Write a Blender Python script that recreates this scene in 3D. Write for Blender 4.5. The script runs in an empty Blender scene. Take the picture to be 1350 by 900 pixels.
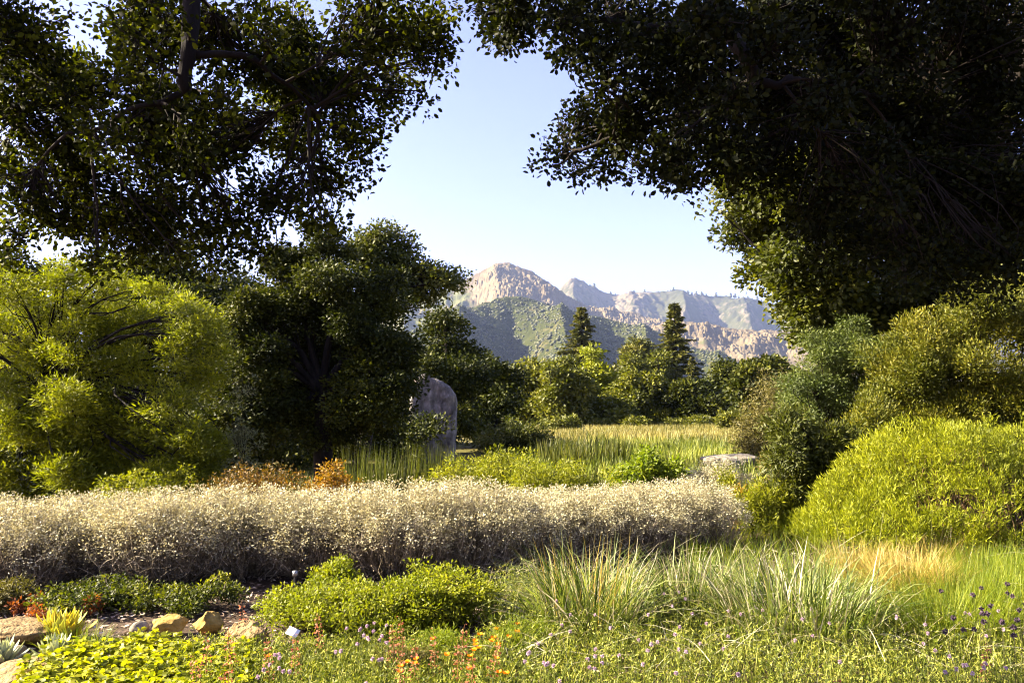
import bpy, math, random
import numpy as np
from mathutils import Vector

# ------------------------------------------------------------------ camera, sky, sun, exposure
SC = bpy.context.scene
COL = SC.collection
F = 1050.0                      # focal length in pixels of the 1350 x 900 photograph
HORIZON = 545.0                 # row of the eye-level line
PITCH = math.atan((HORIZON - 450.0) / F)
EYE = 1.6
SUN_LEFT = math.radians(87)     # sun stands this far to the left of the view direction
SUN_ELEV = math.radians(31)

cam_data = bpy.data.cameras.new('camera')
cam_data.sensor_width = 36.0
cam_data.lens = 36.0 * F / 1350.0
cam_data.clip_start = 0.05
cam_data.clip_end = 30000.0
cam = bpy.data.objects.new('camera', cam_data)
cam.location = (0, 0, EYE)
cam.rotation_euler = (math.pi / 2 + PITCH, 0, 0)
COL.objects.link(cam)
SC.camera = cam

world = bpy.data.worlds.new('World')
SC.world = world
world.use_nodes = True
wn = world.node_tree
wn.nodes.clear()
sky = wn.nodes.new('ShaderNodeTexSky')
sky.sky_type = 'NISHITA'
sky.sun_disc = False
sky.sun_elevation = SUN_ELEV
sky.sun_rotation = -SUN_LEFT
sky.altitude = 200.0
sky.air_density = 1.0
sky.dust_density = 1.5
sky.ozone_density = 4.0
bg = wn.nodes.new('ShaderNodeBackground')
bg.inputs['Strength'].default_value = 0.05
wo = wn.nodes.new('ShaderNodeOutputWorld')
warm = wn.nodes.new('ShaderNodeMix'); warm.data_type = 'RGBA'; warm.blend_type = 'MULTIPLY'
warm.inputs[0].default_value = 1.0
warm.inputs[7].default_value = (1.15, 0.845, 1.09, 1)      # lavender cast of the evening sky
wn.links.new(sky.outputs[0], warm.inputs[6])
wn.links.new(warm.outputs[2], bg.inputs['Color'])
wn.links.new(bg.outputs[0], wo.inputs['Surface'])

TO_SUN = Vector((-math.sin(SUN_LEFT) * math.cos(SUN_ELEV), math.cos(SUN_LEFT) * math.cos(SUN_ELEV), math.sin(SUN_ELEV)))
sun_data = bpy.data.lights.new('sun', 'SUN')
sun_data.energy = 5.0
sun_data.angle = math.radians(0.5)
sun_data.color = (1.0, 0.87, 0.64)
sun = bpy.data.objects.new('sun', sun_data)
sun.rotation_euler = TO_SUN.to_track_quat('Z', 'Y').to_euler()
sun.location = (-30, 5, 30)
COL.objects.link(sun)

SC.view_settings.view_transform = 'Standard'
SC.view_settings.look = 'None'
SC.view_settings.exposure = 2.9
SC.view_settings.gamma = 1.0
SC.cycles.max_bounces = 6
SC.cycles.diffuse_bounces = 3
SC.cycles.glossy_bounces = 1
SC.cycles.transmission_bounces = 3
SC.cycles.volume_bounces = 0
SC.cycles.transparent_max_bounces = 4
SC.cycles.use_denoising = True
SC.cycles.denoising_prefilter = 'ACCURATE'
SC.cycles.filter_width = 1.1

# ------------------------------------------------------------------ helpers
RNG = np.random.default_rng(7)
CP, SP = math.cos(PITCH), math.sin(PITCH)

def P(px, py, Y):
    """World point seen at a pixel of the photograph at the distance Y ahead."""
    xc, yc = (px - 675.0) / F, (450.0 - py) / F
    fy = CP - SP * yc
    k = Y / fy
    return np.array((xc * k, Y, EYE + (SP + CP * yc) * k))

def R(rpx, Y):
    return rpx / F * Y

def unit(v):
    return v / np.maximum(np.linalg.norm(v, axis=-1, keepdims=True), 1e-9)

def hash3(ix, iy, iz, seed):
    h = (ix.astype(np.int64) * 374761393 + iy.astype(np.int64) * 668265263 + iz.astype(np.int64) * 2147483647 + seed * 1274126177) & 0xffffffff
    h = ((h ^ (h >> 13)) * 1274126177) & 0xffffffff
    h = ((h ^ (h >> 16)) * 2246822519) & 0xffffffff
    return ((h ^ (h >> 15)) & 0xffffff) / float(0xffffff)

def vnoise(x, y, z=None, seed=0):
    x = np.asarray(x, float); y = np.asarray(y, float)
    z = np.zeros_like(x) if z is None else np.asarray(z, float)
    ix, iy, iz = np.floor(x), np.floor(y), np.floor(z)
    fx, fy, fz = x - ix, y - iy, z - iz
    fx = fx * fx * (3 - 2 * fx); fy = fy * fy * (3 - 2 * fy); fz = fz * fz * (3 - 2 * fz)
    r = 0
    for dx in (0, 1):
        for dy in (0, 1):
            for dz in (0, 1):
                w = (fx if dx else 1 - fx) * (fy if dy else 1 - fy) * (fz if dz else 1 - fz)
                r = r + w * hash3(ix + dx, iy + dy, iz + dz, seed)
    return r * 2 - 1

def fbm(x, y, z=None, octaves=4, seed=0, gain=0.5, ridged=False):
    a, r, f = 1.0, 0.0, 1.0
    for o in range(octaves):
        n = vnoise(np.asarray(x) * f, np.asarray(y) * f, None if z is None else np.asarray(z) * f, seed + o * 17)
        r = r + a * ((1 - 2 * np.abs(n)) if ridged else n)
        a *= gain; f *= 2.03
    return r

def cells(x, y, seed=0):
    """Distance to the nearest feature point and a random value of its cell (2D)."""
    ix, iy = np.floor(x), np.floor(y)
    best = np.full(np.shape(x), 9.0); val = np.zeros(np.shape(x)); sec = np.full(np.shape(x), 9.0)
    z0 = np.zeros_like(ix)
    for dx in (-1, 0, 1):
        for dy in (-1, 0, 1):
            cx, cy = ix + dx, iy + dy
            px = cx + hash3(cx, cy, z0, seed); py = cy + hash3(cx, cy, z0, seed + 5)
            d = np.hypot(px - x, py - y)
            v = hash3(cx, cy, z0, seed + 9)
            m = d < best
            sec = np.where(m, best, np.minimum(sec, d))
            val = np.where(m, v, val); best = np.where(m, d, best)
    return best, sec, val

def ground_z(x, y):
    x = np.asarray(x, float); y = np.asarray(y, float)
    amp = np.clip((y - 3) / 40, 0.03, 1)
    z = 0.10 * amp * fbm(x * 0.12, y * 0.12, octaves=3, seed=3) + 0.015 * fbm(x * 1.4, y * 1.4, octaves=3, seed=8)
    z = z + 0.05 * np.clip(x - 3, 0, 12) * np.clip((y - 8) / 6, 0, 1) * np.clip(1 - (y - 20) / 30, 0, 1)
    z = z + 0.012 * np.clip(x - 3, 0, 25) * np.clip((y - 38) / 35, 0, 1) * np.clip((160 - y) / 40, 0, 1)
    far = np.clip((y - 140) / 500, 0, 1)
    return z - far * 1.0

def new_mesh(name, V, faces, mats=(), rnd=None, smooth=False):
    """faces: list of integer arrays (n,3) or (n,4) into V."""
    me = bpy.data.meshes.new(name)
    V = np.ascontiguousarray(V, dtype=np.float32)
    faces = [np.asarray(f, dtype=np.int32) for f in faces if len(f)]
    loops = np.concatenate([f.ravel() for f in faces])
    sizes = np.concatenate([np.full(len(f), f.shape[1], dtype=np.int32) for f in faces])
    starts = np.concatenate([[0], np.cumsum(sizes)[:-1]]).astype(np.int32)
    me.vertices.add(len(V)); me.vertices.foreach_set('co', V.ravel())
    me.loops.add(len(loops)); me.loops.foreach_set('vertex_index', loops)
    me.polygons.add(len(sizes)); me.polygons.foreach_set('loop_start', starts)
    if smooth:
        me.polygons.foreach_set('use_smooth', np.ones(len(sizes), dtype=bool))
    if rnd is not None:
        at = me.attributes.new('rnd', 'FLOAT', 'POINT')
        at.data.foreach_set('value', np.ascontiguousarray(rnd, dtype=np.float32))
    me.update(calc_edges=True)
    for m in mats:
        me.materials.append(m)
    return me

class MB:
    """Collects geometry for ONE mesh object."""
    def __init__(self):
        self.v, self.f, self.r, self.n = [], [], [], 0
    def add(self, V, faces, rnd=0.5):
        V = np.asarray(V, float).reshape(-1, 3)
        self.v.append(V)
        self.r.append(np.broadcast_to(np.asarray(rnd, float), (len(V),)))
        for f in faces:
            f = np.asarray(f)
            if len(f):
                self.f.append(f + self.n)
        self.n += len(V)
        return self
    def mesh(self, name, mat, smooth=False, origin=None):
        V = np.concatenate(self.v)
        if origin is not None:
            V = V - np.asarray(origin)
        return new_mesh(name, V, self.f, (mat,), np.concatenate(self.r), smooth)

def link(name, me, parent=None, loc=None):
    o = bpy.data.objects.new(name, me)
    COL.objects.link(o)
    if parent is not None:
        o.parent = parent
    if loc is not None:
        o.location = loc
    return o

def tag(o, label=None, cat=None, group=None, kind=None):
    if label: o['label'] = label
    if cat: o['category'] = cat
    if group: o['group'] = group
    if kind: o['kind'] = kind
    return o

def thing(name, label, cat, loc, group=None, rz=0.0):
    o = bpy.data.objects.new(name, None)
    o.empty_display_size = 0.2
    COL.objects.link(o)
    o.location = loc
    o.rotation_euler = (0, 0, rz)
    return tag(o, label, cat, group)

def dup(root, loc, rz=0.0, scale=1.0, label=None):
    r = root.copy(); COL.objects.link(r)
    r.location = loc; r.rotation_euler = (0, 0, rz)
    r.scale = (scale,) * 3 if np.isscalar(scale) else scale
    if label: r['label'] = label
    for ch in list(root.children):
        c = ch.copy(); COL.objects.link(c); c.parent = r
        for g in list(ch.children):
            d = g.copy(); COL.objects.link(d); d.parent = c
    return r

# ------------------------------------------------------------------ shape generators (numpy)
def leaf_geo(p, d, n, L, W, shape='diamond', fold=0.18, rnd=None, curl=0.0):
    """One small folded leaf per row: p base, d growth direction, n face normal."""
    m = len(p)
    d = unit(d); s = unit(np.cross(d, n)); n2 = np.cross(s, d)
    L = np.broadcast_to(np.asarray(L, float), (m,))[:, None]; W = np.broadcast_to(np.asarray(W, float), (m,))[:, None]
    i = None
    if shape == 'diamond':
        V = np.stack([p, p + d * L * .45 + s * W * .5 + n2 * W * fold, p + d * L - n2 * L * curl, p + d * L * .45 - s * W * .5 + n2 * W * fold], 1)
        base = np.arange(m)[:, None] * 4
        T = np.concatenate([base + [0, 1, 2], base + [0, 2, 3]])
    else:   # 'oak': a rounder leaf
        V = np.stack([p, p + d * L * .25 + s * W * .40 + n2 * W * fold, p + d * L * .68 + s * W * .46 + n2 * W * fold,
                      p + d * L - n2 * L * curl, p + d * L * .68 - s * W * .46 + n2 * W * fold, p + d * L * .25 - s * W * .40 + n2 * W * fold], 1)
        base = np.arange(m)[:, None] * 6
        T = np.concatenate([base + [0, 1, 2], base + [0, 2, 3], base + [0, 3, 4], base + [0, 4, 5]])
    k = V.shape[1]
    r = np.repeat(RNG.random(m) if rnd is None else rnd, k)
    return V.reshape(-1, 3), [T], r

def tubes(pts, rad, sides=4, rnd=0.5):
    """pts (m,k,3) polylines, rad (m,k)."""
    pts = np.asarray(pts, float); m, k, _ = pts.shape
    rad = np.broadcast_to(np.asarray(rad, float), (m, k))
    t = unit(np.gradient(pts, axis=1))
    ref = unit(RNG.normal(size=(m, 1, 3)) + 1e-3)
    u = unit(np.cross(t, np.broadcast_to(ref, t.shape))); v = np.cross(t, u)
    a = np.arange(sides) / sides * 2 * np.pi
    ring = u[:, :, None, :] * np.cos(a)[None, None, :, None] + v[:, :, None, :] * np.sin(a)[None, None, :, None]
    V = pts[:, :, None, :] + ring * rad[:, :, None, None]
    idx = np.arange(m * k * sides).reshape(m, k, sides)
    nx = np.roll(idx, -1, axis=2)
    Q = np.stack([idx[:, :-1], nx[:, :-1], nx[:, 1:], idx[:, 1:]], -1).reshape(-1, 4)
    r = np.broadcast_to(np.asarray(rnd, float).reshape(-1, 1, 1) if np.ndim(rnd) else rnd, (m, k, sides)).ravel()
    return V.reshape(-1, 3), [Q], r

def ribbons(pts, width, side, rnd=0.5):
    """pts (m,k,3); width (m,k) or (k,); side (m,3)."""
    pts = np.asarray(pts, float); m, k, _ = pts.shape
    w = np.broadcast_to(np.asarray(width, float), (m, k))
    s = unit(side)[:, None, :]
    V = np.stack([pts - s * w[..., None] * .5, pts + s * w[..., None] * .5], 2)
    idx = np.arange(m * k * 2).reshape(m, k, 2)
    Q = np.stack([idx[:, :-1, 0], idx[:, :-1, 1], idx[:, 1:, 1], idx[:, 1:, 0]], -1).reshape(-1, 4)
    r = np.broadcast_to(np.asarray(rnd, float).reshape(-1, 1, 1) if np.ndim(rnd) else rnd, (m, k, 2)).ravel()
    return V.reshape(-1, 3), [Q], r

def blades(root, heading, length, width, lean, droop, k=5, rnd=None, taper=None):
    """Arching grass blades."""
    root = np.asarray(root, float); m = len(root)
    heading, length, width, lean, droop = (np.broadcast_to(np.asarray(q, float), (m,)) for q in (heading, length, width, lean, droop))
    h = np.stack([np.cos(heading), np.sin(heading), np.zeros(m)], 1)
    t = np.linspace(0, 1, k)
    ang = lean[:, None] + droop[:, None] * t[None, :] ** 1.4
    seg = length[:, None] / (k - 1)
    dx = np.sin(ang) * seg; dz = np.cos(ang) * seg
    X = np.concatenate([np.zeros((m, 1)), np.cumsum(dx[:, :-1], 1)], 1); Z = np.concatenate([np.zeros((m, 1)), np.cumsum(dz[:, :-1], 1)], 1)
    pts = root[:, None, :] + h[:, None, :] * X[..., None]
    pts[..., 2] += Z
    side = np.stack([-np.sin(heading), np.cos(heading), np.zeros(m)], 1)
    side = unit(side + RNG.normal(size=(m, 3)) * 0.35)
    tp = np.array(taper) if taper is not None else np.sqrt(np.clip(1 - t ** 1.6, 0, 1)) * 0.95 + 0.05
    return ribbons(pts, width[:, None] * tp[None, :], side, RNG.random(m) if rnd is None else rnd) + (pts,)

def curve_pts(a, b, k=5, sag=0.0, wob=0.08):
    """(m,3),(m,3) -> gently wandering polylines (m,k,3)."""
    a = np.asarray(a, float).reshape(-1, 3); b = np.asarray(b, float).reshape(-1, 3)
    t = np.linspace(0, 1, k)[None, :, None]
    L = np.linalg.norm(b - a, axis=1)[:, None, None]
    p = a[:, None] + (b - a)[:, None] * t
    bump = np.sin(t * np.pi)
    off = RNG.normal(size=(len(a), 1, 3)) * wob
    p = p + off * bump * L + RNG.normal(size=p.shape) * wob * 0.11 * L * bump
    p[..., 2] += (-sag * bump * L)[..., 0]
    return p

# ------------------------------------------------------------------ materials
def mat_new(name):
    m = bpy.data.materials.new(name)
    m.use_nodes = True
    nt = m.node_tree
    nt.nodes.clear()
    out = nt.nodes.new('ShaderNodeOutputMaterial')
    return m, nt, out

def ramp_node(nt, cols, fac):
    r = nt.nodes.new('ShaderNodeValToRGB')
    el = r.color_ramp.elements
    while len(el) < len(cols):
        el.new(0.5)
    for i, c in enumerate(cols):
        el[i].position = i / max(1, len(cols) - 1)
        el[i].color = (c[0], c[1], c[2], 1)
    nt.links.new(fac, r.inputs['Fac'])
    return r.outputs['Color']

def leaf_mat(name, cols, trans=0.4, tint=(1.12, 1.16, 0.38), rough=0.55, spec=0.3):
    m, nt, out = mat_new(name)
    at = nt.nodes.new('ShaderNodeAttribute'); at.attribute_name = 'rnd'
    c = ramp_node(nt, cols, at.outputs['Fac'])
    b = nt.nodes.new('ShaderNodeBsdfPrincipled')
    b.inputs['Roughness'].default_value = rough
    b.inputs['Specular IOR Level'].default_value = spec
    nt.links.new(c, b.inputs['Base Color'])
    if trans <= 0:
        nt.links.new(b.outputs[0], out.inputs['Surface'])
        return m
    mul = nt.nodes.new('ShaderNodeMix'); mul.data_type = 'RGBA'; mul.blend_type = 'MULTIPLY'
    mul.inputs[0].default_value = 1.0
    nt.links.new(c, mul.inputs[6]); mul.inputs[7].default_value = (*tint, 1)
    t = nt.nodes.new('ShaderNodeBsdfTranslucent')
    nt.links.new(mul.outputs[2], t.inputs['Color'])
    mx = nt.nodes.new('ShaderNodeMixShader'); mx.inputs[0].default_value = trans
    nt.links.new(b.outputs[0], mx.inputs[1]); nt.links.new(t.outputs[0], mx.inputs[2])
    nt.links.new(mx.outputs[0], out.inputs['Surface'])
    return m

def noise_mat(name, cols, scale=4.0, rough=0.9, bump=0.3, bump_scale=None, detail=8.0, dist=0.05, stretch=(1, 1, 1), spec=0.2, world_xyz=False):
    m, nt, out = mat_new(name)
    if world_xyz:
        g = nt.nodes.new('ShaderNodeNewGeometry'); src = g.outputs['Position']
    else:
        tc = nt.nodes.new('ShaderNodeTexCoord'); src = tc.outputs['Object']
    mp = nt.nodes.new('ShaderNodeMapping'); mp.inputs['Scale'].default_value = stretch
    nt.links.new(src, mp.inputs['Vector'])
    n = nt.nodes.new('ShaderNodeTexNoise'); n.inputs['Scale'].default_value = scale; n.inputs['Detail'].default_value = detail
    n.inputs['Roughness'].default_value = 0.65
    nt.links.new(mp.outputs[0], n.inputs['Vector'])
    st = nt.nodes.new('ShaderNodeMapRange'); st.inputs[1].default_value = 0.28; st.inputs[2].default_value = 0.72
    nt.links.new(n.outputs['Fac'], st.inputs[0])
    c = ramp_node(nt, cols, st.outputs[0])
    b = nt.nodes.new('ShaderNodeBsdfPrincipled')
    b.inputs['Roughness'].default_value = rough
    b.inputs['Specular IOR Level'].default_value = spec
    nt.links.new(c, b.inputs['Base Color'])
    if bump:
        n2 = nt.nodes.new('ShaderNodeTexNoise'); n2.inputs['Scale'].default_value = bump_scale or scale * 3; n2.inputs['Detail'].default_value = 6
        nt.links.new(mp.outputs[0], n2.inputs['Vector'])
        bp = nt.nodes.new('ShaderNodeBump'); bp.inputs['Strength'].default_value = bump; bp.inputs['Distance'].default_value = dist
        nt.links.new(n2.outputs['Fac'], bp.inputs['Height']); nt.links.new(bp.outputs[0], b.inputs['Normal'])
    nt.links.new(b.outputs[0], out.inputs['Surface'])
    return m

def plain_mat(name, col, rough=0.6, spec=0.4, metal=0.0):
    m, nt, out = mat_new(name)
    b = nt.nodes.new('ShaderNodeBsdfPrincipled')
    b.inputs['Base Color'].default_value = (*col, 1); b.inputs['Roughness'].default_value = rough
    b.inputs['Specular IOR Level'].default_value = spec; b.inputs['Metallic'].default_value = metal
    nt.links.new(b.outputs[0], out.inputs['Surface'])
    return m

M = {}
M['bark'] = noise_mat('oak bark', [(0.004, 0.003, 0.002), (0.011, 0.008, 0.006), (0.026, 0.020, 0.014)], 7, bump=0.8, bump_scale=26, dist=0.02, stretch=(1, 1, 0.35))
M['twig'] = noise_mat('thin twigs', [(0.010, 0.007, 0.005), (0.030, 0.022, 0.015)], 9, bump=0)
M['oak_leaf'] = leaf_mat('oak leaves', [(0.006, 0.008, 0.002), (0.011, 0.014, 0.003), (0.036, 0.040, 0.005)], 0.30, rough=0.6, spec=0.1)  # leaf colour blackened so the right canopy reads as a backlit silhouette
M['oak_near'] = leaf_mat('near oak leaves', [(0.006, 0.008, 0.002), (0.019, 0.024, 0.002), (0.130, 0.140, 0.008)], 0.46, rough=0.6, spec=0.1)  # dark ramp whose bright end stands for sunlit leaves
M['oak_leaf_young'] = leaf_mat('younger oak leaves', [(0.018, 0.025, 0.003), (0.052, 0.062, 0.006), (0.150, 0.148, 0.012)], 0.34)  # leaf colour brighter than on the other oaks
M['oak_mid'] = leaf_mat('dense oak leaves', [(0.010, 0.014, 0.003), (0.032, 0.041, 0.005), (0.125, 0.128, 0.011)], 0.20, spec=0.15)  # bright ramp end imitates sunlit highlights on the dark oaks
M['feather'] = leaf_mat('chartreuse feathery leaves', [(0.040, 0.052, 0.003), (0.160, 0.180, 0.006), (0.360, 0.360, 0.014)], 0.42)
M['chartreuse'] = leaf_mat('chartreuse broom leaves', [(0.050, 0.068, 0.003), (0.165, 0.190, 0.006), (0.360, 0.365, 0.014)], 0.36)
M['juniper'] = leaf_mat('ochre green juniper', [(0.030, 0.042, 0.004), (0.095, 0.105, 0.006), (0.210, 0.180, 0.010)], 0.28)
M['bluegreen'] = leaf_mat('bluish green shrub leaves', [(0.025, 0.040, 0.008), (0.065, 0.090, 0.016), (0.150, 0.170, 0.036)], 0.30)
M['tan'] = leaf_mat('tan shrub leaves', [(0.050, 0.048, 0.012), (0.110, 0.098, 0.024), (0.210, 0.170, 0.050)], 0.25)
M['olive'] = leaf_mat('olive green leaves', [(0.030, 0.040, 0.007), (0.070, 0.082, 0.010), (0.130, 0.125, 0.015)], 0.30)
M['bright'] = leaf_mat('bright green leaves', [(0.070, 0.105, 0.007), (0.130, 0.175, 0.009), (0.220, 0.250, 0.020)], 0.45)
M['yellowgreen'] = leaf_mat('yellow green leaves', [(0.080, 0.100, 0.006), (0.190, 0.205, 0.008), (0.330, 0.310, 0.014)], 0.40)
M['midtree'] = leaf_mat('field tree leaves', [(0.030, 0.040, 0.006), (0.095, 0.105, 0.010), (0.210, 0.200, 0.016)], 0.28)
M['midtree_bright'] = leaf_mat('light field tree leaves', [(0.100, 0.120, 0.010), (0.220, 0.240, 0.014), (0.350, 0.340, 0.024)], 0.32)
M['conifer'] = leaf_mat('conifer needles', [(0.028, 0.036, 0.008), (0.090, 0.095, 0.016), (0.200, 0.180, 0.032)], 0.18)
M['silver'] = leaf_mat('silvery buckwheat leaves', [(0.17, 0.155, 0.078), (0.41, 0.38, 0.225), (0.66, 0.625, 0.44)], 0.24, tint=(1.1, 1.0, 0.7))
M['silver_dry'] = leaf_mat('dry greyish leaves', [(0.07, 0.052, 0.032), (0.15, 0.12, 0.075), (0.27, 0.225, 0.14)], 0.12, tint=(1.1, 1.0, 0.8))
M['drytwig'] = leaf_mat('pale dry stems', [(0.08, 0.06, 0.035), (0.22, 0.175, 0.11), (0.52, 0.44, 0.31)], 0.0)
M['mound'] = leaf_mat('coyote brush leaves', [(0.060, 0.085, 0.005), (0.170, 0.195, 0.008), (0.360, 0.350, 0.020)], 0.42)
M['creeper'] = leaf_mat('dark creeper leaves', [(0.014, 0.022, 0.003), (0.055, 0.070, 0.006), (0.230, 0.230, 0.012)], 0.35)  # bright ramp end imitates flecks of sunlight
M['strawberry'] = leaf_mat('strawberry leaves', [(0.080, 0.100, 0.004), (0.260, 0.280, 0.006), (0.460, 0.430, 0.010)], 0.45)
M['rye'] = leaf_mat('rye grass blades', [(0.025, 0.050, 0.004), (0.090, 0.130, 0.012), (0.290, 0.320, 0.110)], 0.38, tint=(1.1, 1.1, 0.4))
M['rye_dry'] = leaf_mat('dry rye blades', [(0.20, 0.17, 0.08), (0.36, 0.33, 0.20), (0.52, 0.49, 0.35)], 0.25, tint=(1.1, 1.0, 0.8))
M['straw'] = leaf_mat('golden straw', [(0.22, 0.16, 0.035), (0.40, 0.30, 0.07), (0.58, 0.46, 0.16)], 0.40, tint=(1.1, 1.0, 0.6))
M['meadow'] = leaf_mat('dry meadow grass', [(0.10, 0.095, 0.016), (0.23, 0.205, 0.050), (0.40, 0.36, 0.13)], 0.35, tint=(1.1, 1.0, 0.6))
M['finegrass'] = leaf_mat('fine green grass', [(0.075, 0.125, 0.006), (0.150, 0.200, 0.008), (0.260, 0.270, 0.018)], 0.45)
M['wispy'] = leaf_mat('wispy ground cover', [(0.022, 0.034, 0.003), (0.125, 0.160, 0.009), (0.420, 0.410, 0.080)], 0.28)  # wide ramp imitates sunlit specks over dark gaps
M['reed'] = leaf_mat('green reeds', [(0.030, 0.042, 0.006), (0.070, 0.085, 0.010), (0.140, 0.140, 0.020)], 0.35)
M['sage'] = leaf_mat('blue grey sage leaves', [(0.030, 0.038, 0.032), (0.060, 0.072, 0.058), (0.110, 0.125, 0.095)], 0.20, tint=(1, 1, 0.8))  # leaf colour darkened to stand for the shade under the trees
M['paleshrub'] = leaf_mat('pale shrub leaves', [(0.08, 0.09, 0.04), (0.16, 0.17, 0.07), (0.26, 0.26, 0.12)], 0.3)
M['brownstem'] = leaf_mat('reddish brown stems', [(0.05, 0.028, 0.012), (0.12, 0.07, 0.03), (0.22, 0.14, 0.06)], 0.0)
M['orange_leaf'] = leaf_mat('orange monkeyflower', [(0.080, 0.080, 0.008), (0.230, 0.120, 0.008), (0.460, 0.200, 0.010)], 0.35)
M['redleaf'] = leaf_mat('reddish dry leaves', [(0.12, 0.030, 0.010), (0.26, 0.070, 0.018), (0.36, 0.13, 0.03)], 0.35)
M['rustleaf'] = leaf_mat('rusty olive leaves', [(0.040, 0.034, 0.006), (0.120, 0.070, 0.008), (0.300, 0.140, 0.012)], 0.30)
M['dudleya'] = leaf_mat('pale succulent leaves', [(0.30, 0.34, 0.22), (0.45, 0.48, 0.30), (0.60, 0.60, 0.40)], 0.18, tint=(1.1, 1.1, 0.5), rough=0.6)
M['dudleya_yellow'] = leaf_mat('yellow tipped succulent leaves', [(0.32, 0.36, 0.10), (0.50, 0.48, 0.09), (0.68, 0.50, 0.03)], 0.25)
M['coral'] = leaf_mat('coral flowers', [(0.26, 0.07, 0.035), (0.40, 0.14, 0.07), (0.50, 0.24, 0.13)], 0.40, tint=(1.1, 0.9, 0.8))
M['coral_stem'] = leaf_mat('reddish flower stem', [(0.22, 0.09, 0.03), (0.30, 0.13, 0.05)], 0.2)
M['poppy'] = leaf_mat('poppy petals', [(0.80, 0.22, 0.003), (0.88, 0.32, 0.005), (0.90, 0.42, 0.01)], 0.45, tint=(1.1, 0.9, 0.5))
M['lilac'] = leaf_mat('lilac flower heads', [(0.34, 0.22, 0.30), (0.50, 0.37, 0.44), (0.66, 0.54, 0.58)], 0.35, tint=(1.05, 0.95, 1.05))
M['seedhead'] = leaf_mat('dark seed heads', [(0.035, 0.022, 0.035), (0.08, 0.05, 0.075)], 0.0)
M['stemgreen'] = leaf_mat('green stems', [(0.10, 0.13, 0.02), (0.20, 0.22, 0.04)], 0.25)
M['darkstem'] = leaf_mat('dark stems', [(0.045, 0.045, 0.015), (0.08, 0.075, 0.025)], 0.1)
M['mulch'] = leaf_mat('wood chips and dry leaves', [(0.09, 0.055, 0.035), (0.28, 0.20, 0.13), (0.62, 0.52, 0.38)], 0.0)
M['sandstone'] = noise_mat('ochre sandstone', [(0.09, 0.055, 0.018), (0.22, 0.15, 0.065), (0.34, 0.25, 0.13)], 11, bump=1.0, bump_scale=38, dist=0.03)
M['sandstone_gold'] = noise_mat('golden sandstone', [(0.15, 0.09, 0.02), (0.30, 0.20, 0.05), (0.42, 0.31, 0.11)], 9, bump=0.7, bump_scale=30, dist=0.02)
M['greystone'] = noise_mat('grey sandstone', [(0.10, 0.085, 0.06), (0.22, 0.19, 0.14), (0.34, 0.30, 0.23)], 9, bump=0.6, bump_scale=30, dist=0.02)
M['boulder'] = noise_mat('weathered boulder', [(0.04, 0.036, 0.032), (0.15, 0.135, 0.115), (0.32, 0.29, 0.25)], 4.0, bump=1.0, bump_scale=9, dist=0.12, stretch=(1, 1, 0.5))
M['label_plate'] = plain_mat('white label plate', (0.82, 0.82, 0.80), 0.5)
M['black_plastic'] = plain_mat('black plastic', (0.02, 0.02, 0.022), 0.4)
M['grey_metal'] = plain_mat('grey metal', (0.30, 0.30, 0.30), 0.4, metal=0.7)

# ------------------------------------------------------------------ large structure: ground, hills, mountains, haze
def ground_material():
    m, nt, out = mat_new('garden soil and meadow')
    g = nt.nodes.new('ShaderNodeNewGeometry')
    sx = nt.nodes.new('ShaderNodeSeparateXYZ'); nt.links.new(g.outputs['Position'], sx.inputs[0])
    n1 = nt.nodes.new('ShaderNodeTexNoise'); n1.inputs['Scale'].default_value = 9; n1.inputs['Detail'].default_value = 9; n1.inputs['Roughness'].default_value = 0.75
    nt.links.new(g.outputs['Position'], n1.inputs['Vector'])
    soil = ramp_node(nt, [(0.022, 0.014, 0.009), (0.065, 0.046, 0.031), (0.15, 0.112, 0.076)], n1.outputs['Fac'])
    n2 = nt.nodes.new('ShaderNodeTexNoise'); n2.inputs['Scale'].default_value = 0.35; n2.inputs['Detail'].default_value = 8
    nt.links.new(g.outputs['Position'], n2.inputs['Vector'])
    grass = ramp_node(nt, [(0.040, 0.042, 0.009), (0.090, 0.080, 0.020), (0.17, 0.135, 0.042)], n2.outputs['Fac'])
    mr = nt.nodes.new('ShaderNodeMapRange'); mr.inputs[1].default_value = 12.0; mr.inputs[2].default_value = 26.0
    nt.links.new(sx.outputs['Y'], mr.inputs[0])
    mx = nt.nodes.new('ShaderNodeMix'); mx.data_type = 'RGBA'
    nt.links.new(mr.outputs[0], mx.inputs[0]); nt.links.new(soil, mx.inputs[6]); nt.links.new(grass, mx.inputs[7])
    b = nt.nodes.new('ShaderNodeBsdfPrincipled'); b.inputs['Roughness'].default_value = 0.95; b.inputs['Specular IOR Level'].default_value = 0.1
    nt.links.new(mx.outputs[2], b.inputs['Base Color'])
    bp = nt.nodes.new('ShaderNodeBump'); bp.inputs['Strength'].default_value = 0.8; bp.inputs['Distance'].default_value = 0.03
    nt.links.new(n1.outputs['Fac'], bp.inputs['Height']); nt.links.new(bp.outputs[0], b.inputs['Normal'])
    nt.links.new(b.outputs[0], out.inputs['Surface'])
    return m

def grid_faces(nx, ny):
    i = np.arange(nx * ny).reshape(ny, nx)
    return np.stack([i[:-1, :-1], i[:-1, 1:], i[1:, 1:], i[1:, :-1]], -1).reshape(-1, 4)

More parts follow.
